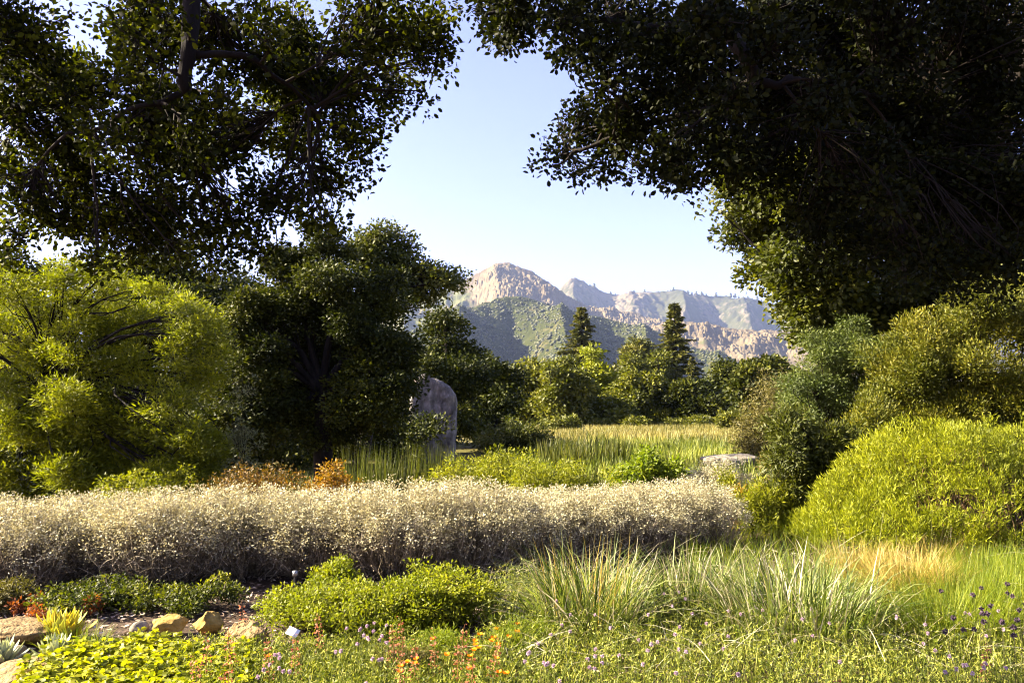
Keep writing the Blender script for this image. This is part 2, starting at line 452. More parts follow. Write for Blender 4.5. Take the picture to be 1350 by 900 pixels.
def build_ground():
    a = np.linspace(0, 1, 150)
    xs = np.concatenate([-(a[::-1] ** 4.5) * 8000 - a[::-1] * 12, (a[1:] ** 4.5) * 8000 + a[1:] * 12])
    b = np.linspace(0, 1, 240)
    ys = -60 + b * 75 + b ** 7 * 8500
    X, Y = np.meshgrid(xs, ys)
    V = np.stack([X, Y, ground_z(X, Y)], -1).reshape(-1, 3)
    o = link('ground', new_mesh('ground', V, [grid_faces(len(xs), len(ys))], (ground_material(),), smooth=True))
    tag(o, 'brown mulched garden soil turning to dry meadow', 'ground', kind='structure')
build_ground()

def terrain_material(name, rock, scrub, scale, bias, bump=0.0):
    """Rock and chaparral mixed by a stored cover value; per-point noise varies both."""
    m, nt, out = mat_new(name)
    at = nt.nodes.new('ShaderNodeAttribute'); at.attribute_name = 'rnd'
    g = nt.nodes.new('ShaderNodeNewGeometry')
    n1 = nt.nodes.new('ShaderNodeTexNoise'); n1.inputs['Scale'].default_value = scale; n1.inputs['Detail'].default_value = 8; n1.inputs['Roughness'].default_value = 0.7
    nt.links.new(g.outputs['Position'], n1.inputs['Vector'])
    rc = ramp_node(nt, rock, n1.outputs['Fac']); scb = ramp_node(nt, scrub, n1.outputs['Fac'])
    ad = nt.nodes.new('ShaderNodeMath'); ad.operation = 'ADD'
    nt.links.new(at.outputs['Fac'], ad.inputs[0])
    n2 = nt.nodes.new('ShaderNodeTexNoise'); n2.inputs['Scale'].default_value = scale * 2.2; n2.inputs['Detail'].default_value = 6
    nt.links.new(g.outputs['Position'], n2.inputs['Vector']); nt.links.new(n2.outputs['Fac'], ad.inputs[1])
    mr = nt.nodes.new('ShaderNodeMapRange'); mr.inputs[1].default_value = bias - 0.12; mr.inputs[2].default_value = bias + 0.12
    nt.links.new(ad.outputs[0], mr.inputs[0])
    mx = nt.nodes.new('ShaderNodeMix'); mx.data_type = 'RGBA'
    nt.links.new(mr.outputs[0], mx.inputs[0]); nt.links.new(scb, mx.inputs[6]); nt.links.new(rc, mx.inputs[7])
    b = nt.nodes.new('ShaderNodeBsdfPrincipled'); b.inputs['Roughness'].default_value = 0.95; b.inputs['Specular IOR Level'].default_value = 0.05
    nt.links.new(mx.outputs[2], b.inputs['Base Color'])
    nt.links.new(b.outputs[0], out.inputs['Surface'])
    return m

def terrain(name, Y, prof, depth, back, du, dv, spurs=(), spur_amp=0.0, rough=10.0, blocks=0.0, block_size=30.0, cover=None, mat=None, warp=8.0, seed=1, label='', power=1.0):
    """A ridge whose crest runs across at distance Y; prof lists (photo column, photo row) of the skyline."""
    prof = np.array(prof, float)
    us = np.arange(prof[0, 0], prof[-1, 0] + du, du)
    vs = np.concatenate([np.arange(0, 1, dv), 1 + np.arange(0, 0.35, dv * 2)])      # 0 base ... 1 crest ... behind
    U, Vv = np.meshgrid(us, vs)
    s = np.clip(1 - Vv, 0, 1)                      # 0 at crest, 1 at base
    over = np.clip(Vv - 1, 0, 1)
    yy = Y - depth * s + back * over
    xx = (U - 675) / F * yy                        # columns fan out from the valley
    uw = U + warp * fbm(U * 0.02, s * 3, octaves=3, seed=seed) * (0.3 + s)
    crest = EYE + Y * np.tan(np.arctan((450 - np.interp(U + 2.5 * fbm(U * .08, s * 0, octaves=3, seed=seed + 2), prof[:, 0], prof[:, 1])) / F) + PITCH)
    z = crest * (yy / Y) ** 0 * (1 - s) ** power
    z = z - over * crest * 1.2
    env = np.sin(np.clip(s, 0, 1) * np.pi) ** 0.7
    if len(spurs):
        sp = np.array(spurs, float)
        z = z + spur_amp * env * np.interp(uw + 40 * 0 * s, sp[:, 0], sp[:, 1])
    fade = np.clip(s * 14, 0.5, 1) * np.clip((1 - s) * 6, 0, 1)
    z = z + rough * fade * fbm(xx / (rough * 9), yy / (rough * 9), octaves=6, seed=seed + 3, gain=0.52, ridged=True)
    cov = np.full(z.shape, 0.5) if cover is None else cover(U, s, xx, yy)
    if blocks:
        for k, (bs, amp) in enumerate(((block_size, 1.0), (block_size * 0.45, 0.5))):
            d1, d2, val = cells(xx / bs, yy / bs * 0.8, seed + 20 + k)
            rise = np.clip((d2 - d1) * 2.6, 0, 1) * (0.3 + 0.9 * val)
            z = z + blocks * amp * rise * np.clip(cov * 1.6 - 0.3, 0, 1) * np.clip(s * 10, 0.3, 1)
            cov = cov + 0.16 * (rise - 0.45) * amp  # colours the gaps between blocks darker, painting in crevice shade
    V = np.stack([xx, yy, z], -1).reshape(-1, 3)
    me = new_mesh(name, V, [grid_faces(len(us), len(vs))], (mat,), rnd=cov.ravel(), smooth=False)
    o = link(name, me)
    tag(o, label, name.replace('_', ' '), kind='structure')
    return o, (us, vs, xx, yy, z)

ROCK = [(0.045, 0.035, 0.021), (0.120, 0.094, 0.055), (0.205, 0.164, 0.100)]
SCRUB = [(0.035, 0.045, 0.018), (0.085, 0.090, 0.030), (0.16, 0.145, 0.06)]
M['rock_peak'] = terrain_material('pale rocky mountain', ROCK, SCRUB, 0.012, 0.72)
M['rock_far'] = terrain_material('far rocky ridge', [(0.055, 0.046, 0.030), (0.105, 0.088, 0.058), (0.155, 0.132, 0.090)], [(0.02, 0.024, 0.010), (0.042, 0.044, 0.020), (0.08, 0.074, 0.036)], 0.012, 1.0)
M['hill'] = terrain_material('chaparral hill', [(0.05, 0.045, 0.018), (0.085, 0.074, 0.030), (0.13, 0.105, 0.05)], [(0.012, 0.017, 0.004), (0.028, 0.033, 0.007), (0.06, 0.060, 0.014)], 0.03, 1.1)

terrain('far_ridge', 6200, [(100, 470), (450, 440), (600, 425), (700, 392), (735, 385), (752, 378), (770, 376), (785, 380), (800, 388), (815, 392), (840, 387), (870, 385), (895, 384), (915, 390), (945, 392), (975, 393), (1005, 397), (1040, 405), (1100, 420), (1300, 450), (1500, 470)],
        1500, 1500, 1.3, 0.006, [(600, 0), (700, -.6), (760, 1), (800, -1), (835, .7), (880, -.2), (905, .8), (945, -1), (985, .8), (1010, -.6), (1050, .6), (1200, 0)], 150, rough=40, blocks=26, block_size=60,
        cover=lambda U, s, x, y: 0.45 + 0.25 * fbm(x / 300, y / 300, octaves=4, seed=4), mat=M['rock_far'], seed=11, label='hazy far mountain ridge with pale scars and dark pines')
terrain('rocky_mountain', 4200, [(300, 480), (470, 440), (540, 402), (575, 386), (606, 373), (622, 365), (632, 359), (655, 350), (665, 348), (673, 347), (690, 355), (703, 360), (718, 369), (735, 380), (750, 391), (775, 404), (800, 411), (830, 416), (870, 425), (920, 440), (960, 455), (1000, 466), (1060, 480), (1200, 500)],
        1150, 900, 0.6, 0.0035, [(300, 0), (530, 1.2), (630, -1.1), (656, .4), (700, .1), (730, .5), (765, -.4), (800, .4), (860, 0), (900, .3), (1100, 0)], 110, rough=24, blocks=22, block_size=25,
        cover=lambda U, s, x, y: np.clip(0.62 + 0.22 * fbm(x / 120, y / 120, octaves=4, seed=5) - 0.55 * np.clip((632 + 40 * s - U) / 30, 0, 1), 0, 1), mat=M['rock_peak'], seed=21, label='pale rocky mountain peak with blocky cliffs')  # scrub colour left of the peak stands in for its shaded flank
terrain('rocky_slope', 3200, [(760, 470), (820, 440), (870, 428), (905, 425), (935, 429), (960, 433), (985, 435), (1010, 438), (1050, 440), (1100, 446), (1250, 470)],
        700, 600, 0.9, 0.007, [(760, 0), (850, .5), (900, -.3), (930, .5), (960, -.4), (1000, .5), (1040, -.6), (1090, .5), (1200, 0)], 40, rough=13, blocks=13, block_size=20,
        cover=lambda U, s, x, y: np.clip(0.75 - 0.9 * np.clip(s - 0.1, 0, 1) + 0.35 * fbm(x / 90, y / 90, octaves=4, seed=6), 0, 1), mat=M['rock_peak'], seed=31, label='slope of pale boulders over green scrub')
hill, HG = terrain('chaparral_hill', 2300, [(200, 560), (420, 500), (500, 455), (560, 430), (600, 416), (625, 405), (645, 398), (662, 394), (680, 392), (700, 395), (730, 405), (760, 413), (800, 420), (830, 428), (870, 438), (910, 455), (950, 470), (990, 487), (1030, 505), (1100, 535), (1200, 560)],
        800, 500, 1.2, 0.006, [(200, 0), (560, -.4), (606, .9), (674, -1.15), (742, .7), (806, -.9), (850, .5), (900, -.6), (950, .4), (1000, -.4), (1100, 0)], 95, rough=7, blocks=0,
        cover=lambda U, s, x, y: 0.36 + 0.22 * fbm(x / 70, y / 70, octaves=4, seed=7), mat=M['hill'], seed=41, warp=5, label='green chaparral hill with a deep shaded gully')

def icosphere():
    import bmesh
    bm = bmesh.new(); bmesh.ops.create_icosphere(bm, subdivisions=1, radius=1)
    v = np.array([x.co[:] for x in bm.verts]); f = np.array([[q.index for q in t.verts] for t in bm.faces]); bm.free()
    return v, f
ICO_V, ICO_F = icosphere()

def blobs(mb, c, r, squash=0.7, jag=0.3):
    m = len(c); k = len(ICO_V)
    V = ICO_V[None] * (1 + RNG.normal(size=(m, k, 1)) * jag) * np.asarray(r).reshape(-1, 1, 1)
    V = V * np.array([1, 1, squash]) + np.asarray(c)[:, None]
    Fx = (ICO_F[None] + (np.arange(m) * k)[:, None, None]).reshape(-1, 3)
    mb.add(V.reshape(-1, 3), [Fx], np.repeat(RNG.random(m), k))

def scatter_chaparral():
    us, vs, xx, yy, z = HG
    nfront = int(np.sum(vs < 1.0))
    mb = MB()
    m = 26000
    j = RNG.integers(int(nfront * .25), nfront, m); i = RNG.integers(0, len(us), m)
    ok = (us[i] > 530) & (us[i] < 1080) & (RNG.random(m) < np.clip(.75 + .9 * fbm(xx[j, i] / 45, yy[j, i] / 45, octaves=3, seed=91), .35, 1)); i, j = i[ok], j[ok]
    c = np.stack([xx[j, i] + RNG.normal(size=len(i)) * 2, yy[j, i], z[j, i] + 0.8], 1)
    blobs(mb, c, 1.4 + 4.2 * RNG.random(len(i)) ** 2.2, 0.8, 0.25)
    o = link('chaparral_scrub', mb.mesh('chaparral_scrub', leaf_mat('chaparral scrub', [(0.012, 0.018, 0.004), (0.034, 0.040, 0.008), (0.080, 0.078, 0.018)], 0)))
    tag(o, 'rounded chaparral bushes covering the near hill', 'scrub', kind='stuff')
scatter_chaparral()

# pines along the far ridge skyline
def ridge_pines():
    mb = MB()
    blobs(mb, np.array([[0, 0, 9], [1, 0, 15], [-1.5, 0.5, 12], [0.5, 0, 20]]), np.array([6, 5, 5.5, 3.5]), 0.9, 0.3)
    crown = mb.mesh('crown', leaf_mat('far pine', [(0.03, 0.04, 0.025), (0.05, 0.06, 0.035)], 0))
    tb = MB(); tb.add(*tubes([[[0, 0, -6], [0, 0, 4], [0, 0, 14]]], [[1.2, 1, .6]], 5))
    trunk = tb.mesh('trunk', M['bark'])
    ref = None
    for px in [741, 752, 757, 769, 771, 774, 778, 783, 805, 811, 836, 850, 868, 880, 884, 888, 893, 897, 902, 907, 912, 918, 925, 931, 938, 944, 950, 957, 963, 969, 974, 980, 986, 992, 998, 1004, 1010]:
        pr = np.interp(px, [735, 752, 770, 785, 800, 815, 840, 870, 895, 915, 945, 975, 1005, 1040], [385, 378, 376, 380, 388, 392, 387, 385, 384, 390, 392, 393, 397, 405])
        loc = P(px, pr + 1.5, 6200)
        s = RNG.uniform(0.9, 2.2)
        if ref is None:
            ref = thing('pine_tree', 'tiny dark pine on the skyline of the far hazy ridge', 'pine tree', loc, 'pines along the far mountain ridge')
            link('crown', crown, ref); link('trunk', trunk, ref)
        else:
            dup(ref, loc, RNG.uniform(0, 6), (s * RNG.uniform(.8, 1.3), s, s))
ridge_pines()

def build_haze():
    x0, x1, y0, y1, z0, z1 = -8600, 8600, -400, 8800, -3.2, 1600
    V = np.array([[x0, y0, z0], [x1, y0, z0], [x1, y1, z0], [x0, y1, z0], [x0, y0, z1], [x1, y0, z1], [x1, y1, z1], [x0, y1, z1]], float)
    Fq = np.array([[0, 3, 2, 1], [4, 5, 6, 7], [0, 1, 5, 4], [1, 2, 6, 5], [2, 3, 7, 6], [3, 0, 4, 7]])
    m, nt, out = mat_new('thin air haze')
    pv = nt.nodes.new('ShaderNodeVolumePrincipled')
    pv.inputs['Color'].default_value = (0.48, 0.62, 1.0, 1)
    pv.inputs['Density'].default_value = 3.6e-5
    pv.inputs['Anisotropy'].default_value = 0.2
    nt.links.new(pv.outputs[0], out.inputs['Volume'])
    o = link('haze', new_mesh('haze', V, [Fq], (m,)))
    tag(o, 'thin bluish haze between the garden and the mountains', 'haze', kind='stuff')
build_haze()

# ------------------------------------------------------------------ trees and shrubs
def crown_clumps(masses, n, shell=0.55):
    """masses (m,4) or (m,6): centre and radius (or three radii). Returns clump centres and outward directions."""
    ms = np.asarray(masses, float)
    c = ms[:, :3]; r = ms[:, 3:6] if ms.shape[1] >= 6 else np.repeat(ms[:, 3:4], 3, 1)
    w = r.prod(1) ** (2 / 3); w = w / w.sum()
    k = RNG.choice(len(ms), n, p=w)
    d = unit(RNG.normal(size=(n, 3)))
    rr = shell + (1.05 - shell) * RNG.random(n) ** 0.6
    nz = 1 + 0.22 * fbm(d[:, 0] * 2 + k, d[:, 1] * 2, d[:, 2] * 2, octaves=2, seed=5)
    return c[k] + d * r[k] * (rr * nz)[:, None], d, k

def billow(masses, per=9, bf=(.20, .42)):
    """Break each big mass into smaller rounded boughs; keeps the index of the mass each came from."""
    ms = np.asarray(masses, float); out, par = [], []
    for i, q in enumerate(ms):
        r = q[3:6] if len(q) >= 6 else np.repeat(q[3], 3)
        out.append((*q[:3], *(r * 0.55))); par.append(i)
        for _ in range(per):
            d = unit(RNG.normal(size=3)); f = RNG.uniform(*bf)
            out.append((*(q[:3] + d * r * RNG.uniform(.6, 1.08)), *(r * f * [1.1, 1.1, .85]))); par.append(i)
    return np.array(out), np.array(par)

def clump_leaves(mb, cc, out, n_per, spread, L, W, shape='diamond', up=0.5, rand=0.8, flat=0.7, grow=0.6, tone=None, fold=0.18, lift=0.0):
    n = len(cc)
    off = np.clip(RNG.normal(size=(n, n_per, 3)), -1.5, 1.5) * np.array([1, 1, flat])
    sp = np.asarray(spread) if np.ndim(spread) else np.full(n, spread)
    p = cc[:, None] + off * sp[:, None, None] * 0.6
    o = np.repeat(out[:, None], n_per, 1)
    nrm = unit(o * 0.6 + np.array([0, 0, up]) + RNG.normal(size=p.shape) * rand)
    d = unit(o * grow + off * 0.5 + RNG.normal(size=p.shape) * 0.7 + np.array([0, 0, lift]))
    t = (RNG.random(n) if tone is None else tone)[:, None] * 0.6 + RNG.random((n, n_per)) * 0.4
    m = n * n_per
    Ls = L * RNG.uniform(0.7, 1.25, m)
    mb.add(*leaf_geo(p.reshape(-1, 3), d.reshape(-1, 3), nrm.reshape(-1, 3), Ls, W / L * Ls, shape, fold, t.ravel()))

def branch_system(mb, base, fork, masses, clumps, kidx, r0, sub=5, twig_r=0.006, share=1.0):
    """Trunk from base to fork, limbs to each mass, twigs to a share of the clumps."""
    ms = np.asarray(masses, float); c = ms[:, :3]
    base = np.asarray(base, float); fork = np.asarray(fork, float)
    tr = curve_pts(base, fork, 7, wob=0.05)
    mb.add(*tubes(tr, np.linspace(r0, r0 * 0.72, 7)[None], 9))
    limbs = curve_pts(np.repeat(fork[None], len(c), 0), c, 7, sag=-0.08, wob=0.06)
    rr = r0 * 0.5 * (ms[:, 3] / ms[:, 3].max()) ** 0.5
    mb.add(*tubes(limbs, rr[:, None] * np.linspace(1, 0.25, 7)[None], 6))
    sel = RNG.random(len(clumps)) < share
    q = clumps[sel]; kk = kidx[sel]
    if len(q):
        st = limbs[kk, RNG.integers(2, 7, len(q))]
        tw = curve_pts(st, q, 4, wob=0.12)
        ln = np.linalg.norm(q - st, axis=1)
        mb.add(*tubes(tw, (twig_r * (0.6 + ln))[:, None] * np.linspace(1.4, 0.4, 4)[None], 3))

def tree(name, label, cat, base, fork, masses, n, n_per, spread, L, W, mat, r0=0.15, group=None, shape='diamond', shell=0.5, share=0.25, up=0.5, rand=0.8, twig_r=0.006, flat=0.7, trunk_name='trunk', grow=0.6, crown_name='crown', bark='bark', per=9, lift=0.0, bf=(.20, .42), skirt=0.0):
    base = np.asarray(base, float)
    root = thing(name, label, cat, base, group)
    if skirt:       # leafy down to the ground
        ms = np.asarray(masses, float)
        low = ms.copy(); g = ground_z(low[:, 0], low[:, 1])
        low[:, 2] = g + (low[:, 2] - g) * skirt
        masses = np.concatenate([ms, low[low[:, 2] < ms[:, 2] - .12]])
    bm_, par = billow(masses, per, bf)
    cc, out, kb = crown_clumps(bm_, n, max(shell, .6))
    k = par[kb]
    cc[:, 2] = np.maximum(cc[:, 2], ground_z(cc[:, 0], cc[:, 1]) + 0.05)
    mtone = RNG.random(len(bm_))
    mb = MB(); clump_leaves(mb, cc, out, n_per, spread, L, W, shape, up, rand, flat, grow, lift=lift, tone=np.clip(mtone[kb] * .6 + RNG.random(n) * .4, 0, 1))
    link(crown_name, mb.mesh(crown_name, mat, origin=base), root)
    tb = MB(); branch_system(tb, base - np.array([0, 0, 0.08]), fork, masses, cc, k, r0, twig_r=twig_r, share=share)
    link(trunk_name, tb.mesh(trunk_name, M[bark], smooth=True, origin=base), root)
    return root

def px_masses(lst, Y, jitter=0.0, squash=None):
    out = []
    for e in lst:
        px, py, r = e[:3]
        y = Y + (e[3] if len(e) > 3 else 0) + (RNG.uniform(-jitter, jitter) if jitter else 0)
        c = P(px, py, y)
        out.append((*c, R(r, y)))
    return out

def gpoint(px, Y, dz=0.0):
    x = (px - 675) / F * Y / (CP - SP * (450 - 600) / F)
    return np.array((x, Y, float(ground_z(x, Y)) + dz))

# --- the two near oaks that overhang the view
def near_oak(label, trunk_path, r0, limbs, masses, n, per, leafmat, share, L=0.031, spread=0.085, upper=None):
    base = np.asarray(trunk_path[0], float)
    root = thing('oak_tree', label, 'oak tree', base, 'oaks overhanging the view')
    tb = MB()
    tp = np.array(trunk_path, float)[None]
    k = tp.shape[1]
    tb.add(*tubes(tp, np.linspace(r0, r0 * 0.6, k)[None], 12))
    link('trunk', tb.mesh('trunk', M['bark'], smooth=True, origin=base), root)
    nodes = []
    for path, ra, rb in limbs:
        pts = np.array(path, float)
        t = np.linspace(0, 1, len(pts)); tt = np.linspace(0, 1, 14)
        pp = np.stack([np.interp(tt, t, pts[:, q]) for q in range(3)], 1)
        pp[1:-1] += RNG.normal(size=(12, 3)) * 0.022
        for _ in range(2):
            pp[1:-1] = pp[1:-1] * .5 + (pp[:-2] + pp[2:]) * .25
        tt2 = np.linspace(0, 1, 40)
        h = 1 / 13; i0 = np.clip((tt2 / h).astype(int), 0, 12); f = (tt2 / h - i0)[:, None]
        g = lambda j: pp[np.clip(j, 0, 13)]
        pp = 0.5 * (2 * g(i0) + (g(i0 + 1) - g(i0 - 1)) * f + (2 * g(i0 - 1) - 5 * g(i0) + 4 * g(i0 + 1) - g(i0 + 2)) * f ** 2 + (3 * g(i0) - g(i0 - 1) - 3 * g(i0 + 1) + g(i0 + 2)) * f ** 3)
        lb = MB(); lb.add(*tubes(pp[None], (np.linspace(ra, rb, 40) * (1 + .10 * vnoise(np.arange(40) * .45, np.zeros(40), seed=int(ra * 1e4))))[None], 9))
        link('limb', lb.mesh('limb', M['bark'], smooth=True, origin=base), root)
        nodes.append(pp)
    nodes = np.concatenate(nodes)
    ms = np.asarray(masses, float)
    bm_, par = billow(ms, 5)
    cc, out, kb = crown_clumps(bm_, n, 0.3)
    kk = par[kb]
    # boughs run from the nearest limb to each mass, twigs from the boughs to the leaf clumps
    bough = []
    for c in ms[:, :3]:
        j = np.argmin(np.linalg.norm(nodes - c, axis=1) + 0.25 * RNG.random(len(nodes)))
        bough.append(curve_pts(nodes[j], c, 8, wob=0.06)[0])
    bough = np.array(bough)
    wb = MB()
    wb.add(*tubes(bough, np.linspace(0.009, 0.003, 8)[None].repeat(len(bough), 0), 5))
    sel = RNG.random(n) < share
    st = bough[kk[sel], RNG.integers(3, 8, sel.sum())]
    tw = curve_pts(st, cc[sel], 5, wob=0.14)
    wb.add(*tubes(tw, np.linspace(0.0042, 0.0016, 5)[None].repeat(sel.sum(), 0), 3))
    link('twigs', wb.mesh('twigs', M['twig'], smooth=True, origin=base), root)
    mb = MB(); clump_leaves(mb, cc, out, per, spread, L, L * 0.62, 'oak', up=0.35, rand=0.9, flat=0.8, grow=0.4)
    link('crown', mb.mesh('crown', leafmat, origin=base), root)
    if upper:  # unseen crown above the view, extended to shade the near canopy
        bm2, _p = billow(np.array(upper, float), 6)
        cc, out, kb = crown_clumps(bm2, 2200, 0.4)
        mb = MB(); clump_leaves(mb, cc, out, 16, 0.24, 0.085, 0.055, 'diamond', up=0.35, rand=0.9, flat=0.8, grow=0.4)
        link('upper_crown', mb.mesh('upper_crown', leafmat, origin=base), root)
    return root

def near_masses(lst, seed):
    rr = np.random.default_rng(seed)
    out = []
    for e in lst:
        px, py, r = e[:3]
        Y = e[3] if len(e) > 3 else rr.uniform(3.6, 4.6)
        out.append((*P(px, py, Y), R(r, Y), R(r, Y) * 1.1, R(r, Y) * 0.9))
    return out

LEFT = [(30, 40, 90), (30, 150, 90), (110, 110, 90), (110, 230, 80), (40, 260, 60), (150, 300, 55), (200, 50, 90), (200, 170, 90), (215, 280, 65), (240, 340, 25), (300, 60, 90),
        (300, 190, 90), (300, 290, 60), (330, 330, 28), (390, 60, 90), (390, 170, 85), (380, 265, 50), (430, 250, 40), (455, 120, 70), (470, 190, 40), (490, 40, 70), (520, 110, 45),
        (545, 40, 50), (570, 75, 25), (585, 20, 28), (20, 310, 22), (8, 340, 14), (100, 290, 45), (130, 345, 22), (180, 335, 25), (285, 345, 20), (425, 285, 26), (560, 120, 20), (440, 300, 14), (180, 70, 45, 3.2), (290, 130, 40, 3.25), (150, 190, 40, 3.25), (350, 50, 40, 3.3), (250, 190, 35, 3.3), (220, 20, 30, 3.2)]
near_oak('big dark oak overhanging from the left, sky glinting through its ragged leaves', [(-6.4, 2.2, -0.05), (-6.2, 2.3, 1.6), (-5.6, 2.7, 3.0), (-4.6, 3.2, 4.3)], 0.34,
         [([(-4.6, 3.2, 4.3), P(200, -160, 3.6), P(245, -40, 3.5), P(246, 60, 3.45), P(243, 105, 3.45), P(252, 125, 3.5)], 0.050, 0.026),
          ([P(246, 60, 3.45), P(290, 72, 3.5), P(335, 80, 3.5), P(380, 110, 3.7), P(420, 150, 3.9)], 0.020, 0.008),
          ([P(246, 118, 3.48), P(215, 130, 3.45), P(160, 150, 3.5), P(90, 175, 3.6)], 0.016, 0.007),
          ([P(-120, -40, 3.6), P(0, 130, 4.0), P(40, 190, 4.2), P(110, 260, 4.3)], 0.05, 0.012),
          ([P(335, 80, 4.7), P(400, 60, 4.6), P(480, 70, 4.8), P(545, 60, 5.0)], 0.022, 0.008)],
         near_masses(LEFT, 3), 2450, 18, M['oak_near'], 0.95, upper=[(-5, 2, 6, 1.5), (-3, 1.8, 6.4, 1.4), (-1.5, 2.8, 6.0, 1.2), (-6.5, 2.6, 5.8, 1.6), (-4, 2.8, 7.2, 1.5), (-2.2, 2.8, 5.2, 1.0), (-6.2, 1.0, 5, 1.4), (-0.6, 2.9, 5.2, .9), (0.4, 2.4, 6.2, 1.2)])

RIGHT = [(640, 25, 28), (655, 55, 28), (690, 50, 35), (690, 10, 40), (735, 45, 40), (760, 10, 50), (745, 85, 18), (780, 80, 45), (785, 130, 40), (775, 175, 34), (745, 205, 24), (728, 232, 14), (765, 240, 18), (800, 195, 40),
         (800, 235, 22), (830, 40, 70), (850, 120, 60), (850, 190, 50), (845, 232, 22), (885, 220, 42), (905, 245, 26), (910, 60, 80), (930, 140, 70), (940, 200, 60), (1000, 50, 80), (1010, 130, 80), (1020, 210, 70),
         (1090, 60, 90), (1100, 160, 90), (1110, 260, 75), (1080, 320, 40), (1190, 60, 90), (1200, 170, 95), (1210, 270, 85), (1190, 345, 50), (1290, 60, 95), (1300, 170, 95), (1310, 270, 95), (1300, 350, 50), (1250, 355, 45), (1350, 300, 80), (1140, 335, 45),
         (1150, 110, 90, 6.2), (1250, 120, 95, 6.4), (1330, 100, 95, 6.6), (1160, 230, 85, 6.4), (1270, 230, 90, 6.6), (1050, 120, 80, 6.0), (1330, 250, 90, 6.2), (940, 40, 40, 3.2), (1030, 60, 40, 3.25), (970, 130, 34, 3.3), (1090, 130, 45, 3.3)]
near_oak('black silhouetted oak canopy overhanging from the right', [(5.6, 2.0, -0.05), (5.4, 2.2, 1.7), (4.9, 2.6, 3.2), (4.0, 3.2, 4.6)], 0.36,
         [([(4.0, 3.2, 4.6), P(1000, -220, 3.9), P(950, -40, 3.6), P(970, 50, 3.5), P(995, 95, 3.5), P(1003, 108, 3.5)], 0.050, 0.028),
          ([P(1003, 108, 3.5), P(1030, 108, 3.5), P(1060, 102, 3.55), P(1120, 112, 3.8), P(1200, 140, 4.2)], 0.021, 0.009),
          ([P(1000, 105, 3.5), P(960, 135, 3.6), P(925, 150, 3.8), P(860, 165, 4.0), P(800, 180, 4.1), P(740, 205, 4.2)], 0.035, 0.007),
          ([P(965, 20, 3.7), P(880, 40, 3.9), P(780, 30, 4.1), P(690, 25, 4.1), P(640, 20, 4.1)], 0.03, 0.008),
          ([(4.0, 3.2, 4.6), P(1380, 0, 4.4), P(1330, 150, 4.8), P(1280, 260, 5.2)], 0.08, 0.015)],
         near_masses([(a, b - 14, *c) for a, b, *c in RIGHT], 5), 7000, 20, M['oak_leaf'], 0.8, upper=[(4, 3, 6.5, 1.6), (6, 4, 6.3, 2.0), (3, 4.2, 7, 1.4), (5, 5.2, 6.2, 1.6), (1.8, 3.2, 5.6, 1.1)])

# --- middle distance, left side
tree('feathery_tree', 'sunlit yellow green feathery tree on the far left with crooked dark limbs', 'tree', gpoint(95, 13), P(60, 515, 13.0),
     px_masses([(50, 405, 44), (125, 385, 40), (5, 440, 42), (95, 450, 42), (165, 425, 40), (225, 412, 36), (255, 455, 34), (175, 485, 38), (268, 500, 28), (225, 540, 32), (105, 515, 36), (160, 550, 30), (35, 500, 34), (150, 362, 22), (85, 368, 26), (-60, 440, 50), (265, 425, 24), (120, 580, 25), (30, 560, 30), (200, 580, 28), (260, 575, 26), (80, 345, 14), (200, 380, 18), (288, 435, 16), (290, 470, 18), (70, 600, 22), (-10, 600, 25), (60, 470, 30), (135, 440, 26), (20, 380, 26), (80, 512, 20, -.7), (115, 500, 18, -.7), (60, 575, 34), (140, 590, 28), (10, 575, 32), (100, 550, 32), (180, 560, 26), (240, 590, 24)], 13, 0.8),
     7000, 24, 0.19, 0.085, 0.018, M['feather'], 0.09, shape='diamond', share=0.08, lift=0.3, per=12, bf=(.16, .34), up=0.7, shell=0.5, grow=0.8, flat=0.4, skirt=0.4)
tree('oak_tree', 'tall dense dark oak just left of the grey boulder', 'oak tree', gpoint(430, 17), P(425, 520, 17),
     px_masses([(430, 338, 42), (400, 385, 58), (462, 380, 55), (350, 425, 52), (330, 480, 48), (420, 455, 68), (500, 430, 55), (485, 500, 58), (380, 530, 55), (522, 482, 33), (510, 540, 42), (450, 560, 45), (320, 555, 42), (300, 510, 34), (375, 350, 34), (320, 410, 30)], 17, 0.8),
     3600, 40, 0.24, 0.08, 0.05, M['oak_mid'], 0.24, share=0.08, up=0.6, flat=0.5)
tree('oak_tree', 'leaning oak with bare grey branches and thin leaf tufts behind the dark oak', 'oak tree', gpoint(470, 22), P(468, 400, 22),
     px_masses([(500, 318, 20), (520, 338, 22), (548, 358, 18), (575, 373, 20), (600, 372, 13), (532, 392, 16), (485, 330, 20), (560, 390, 12), (510, 370, 16)], 22, 0.5),
     420, 26, 0.34, 0.11, 0.07, M['olive'], 0.22, share=0.6, twig_r=0.02)
for i, (lab, ms, px) in enumerate([
        ('dark tree behind the feathery tree, at the extreme left edge', [(20, 365, 38), (-10, 400, 60), (60, 375, 30), (5, 350, 22)], 20),
        ('broad dark oak rising behind the feathery tree with sky gaps in its top', [(160, 350, 34), (200, 365, 34), (235, 345, 32), (130, 370, 30), (220, 390, 40)], 190),
        ('dark oak between the feathery tree and the tall dense oak', [(290, 365, 34), (320, 385, 34), (300, 410, 44), (335, 405, 30), (270, 390, 30)], 300)]):
    tree('oak_tree', lab, 'oak tree', gpoint(px, 29 + i), P(px, 500, 29 + i), px_masses(ms + [(m_[0], m_[1] + 70, m_[2] + 12) for m_ in ms[:3]], 29 + i, 1.0),
         750, 26, 0.5, 0.16, 0.10, M['oak_mid'], 0.25, group='dark oaks behind the feathery tree', share=0.2)
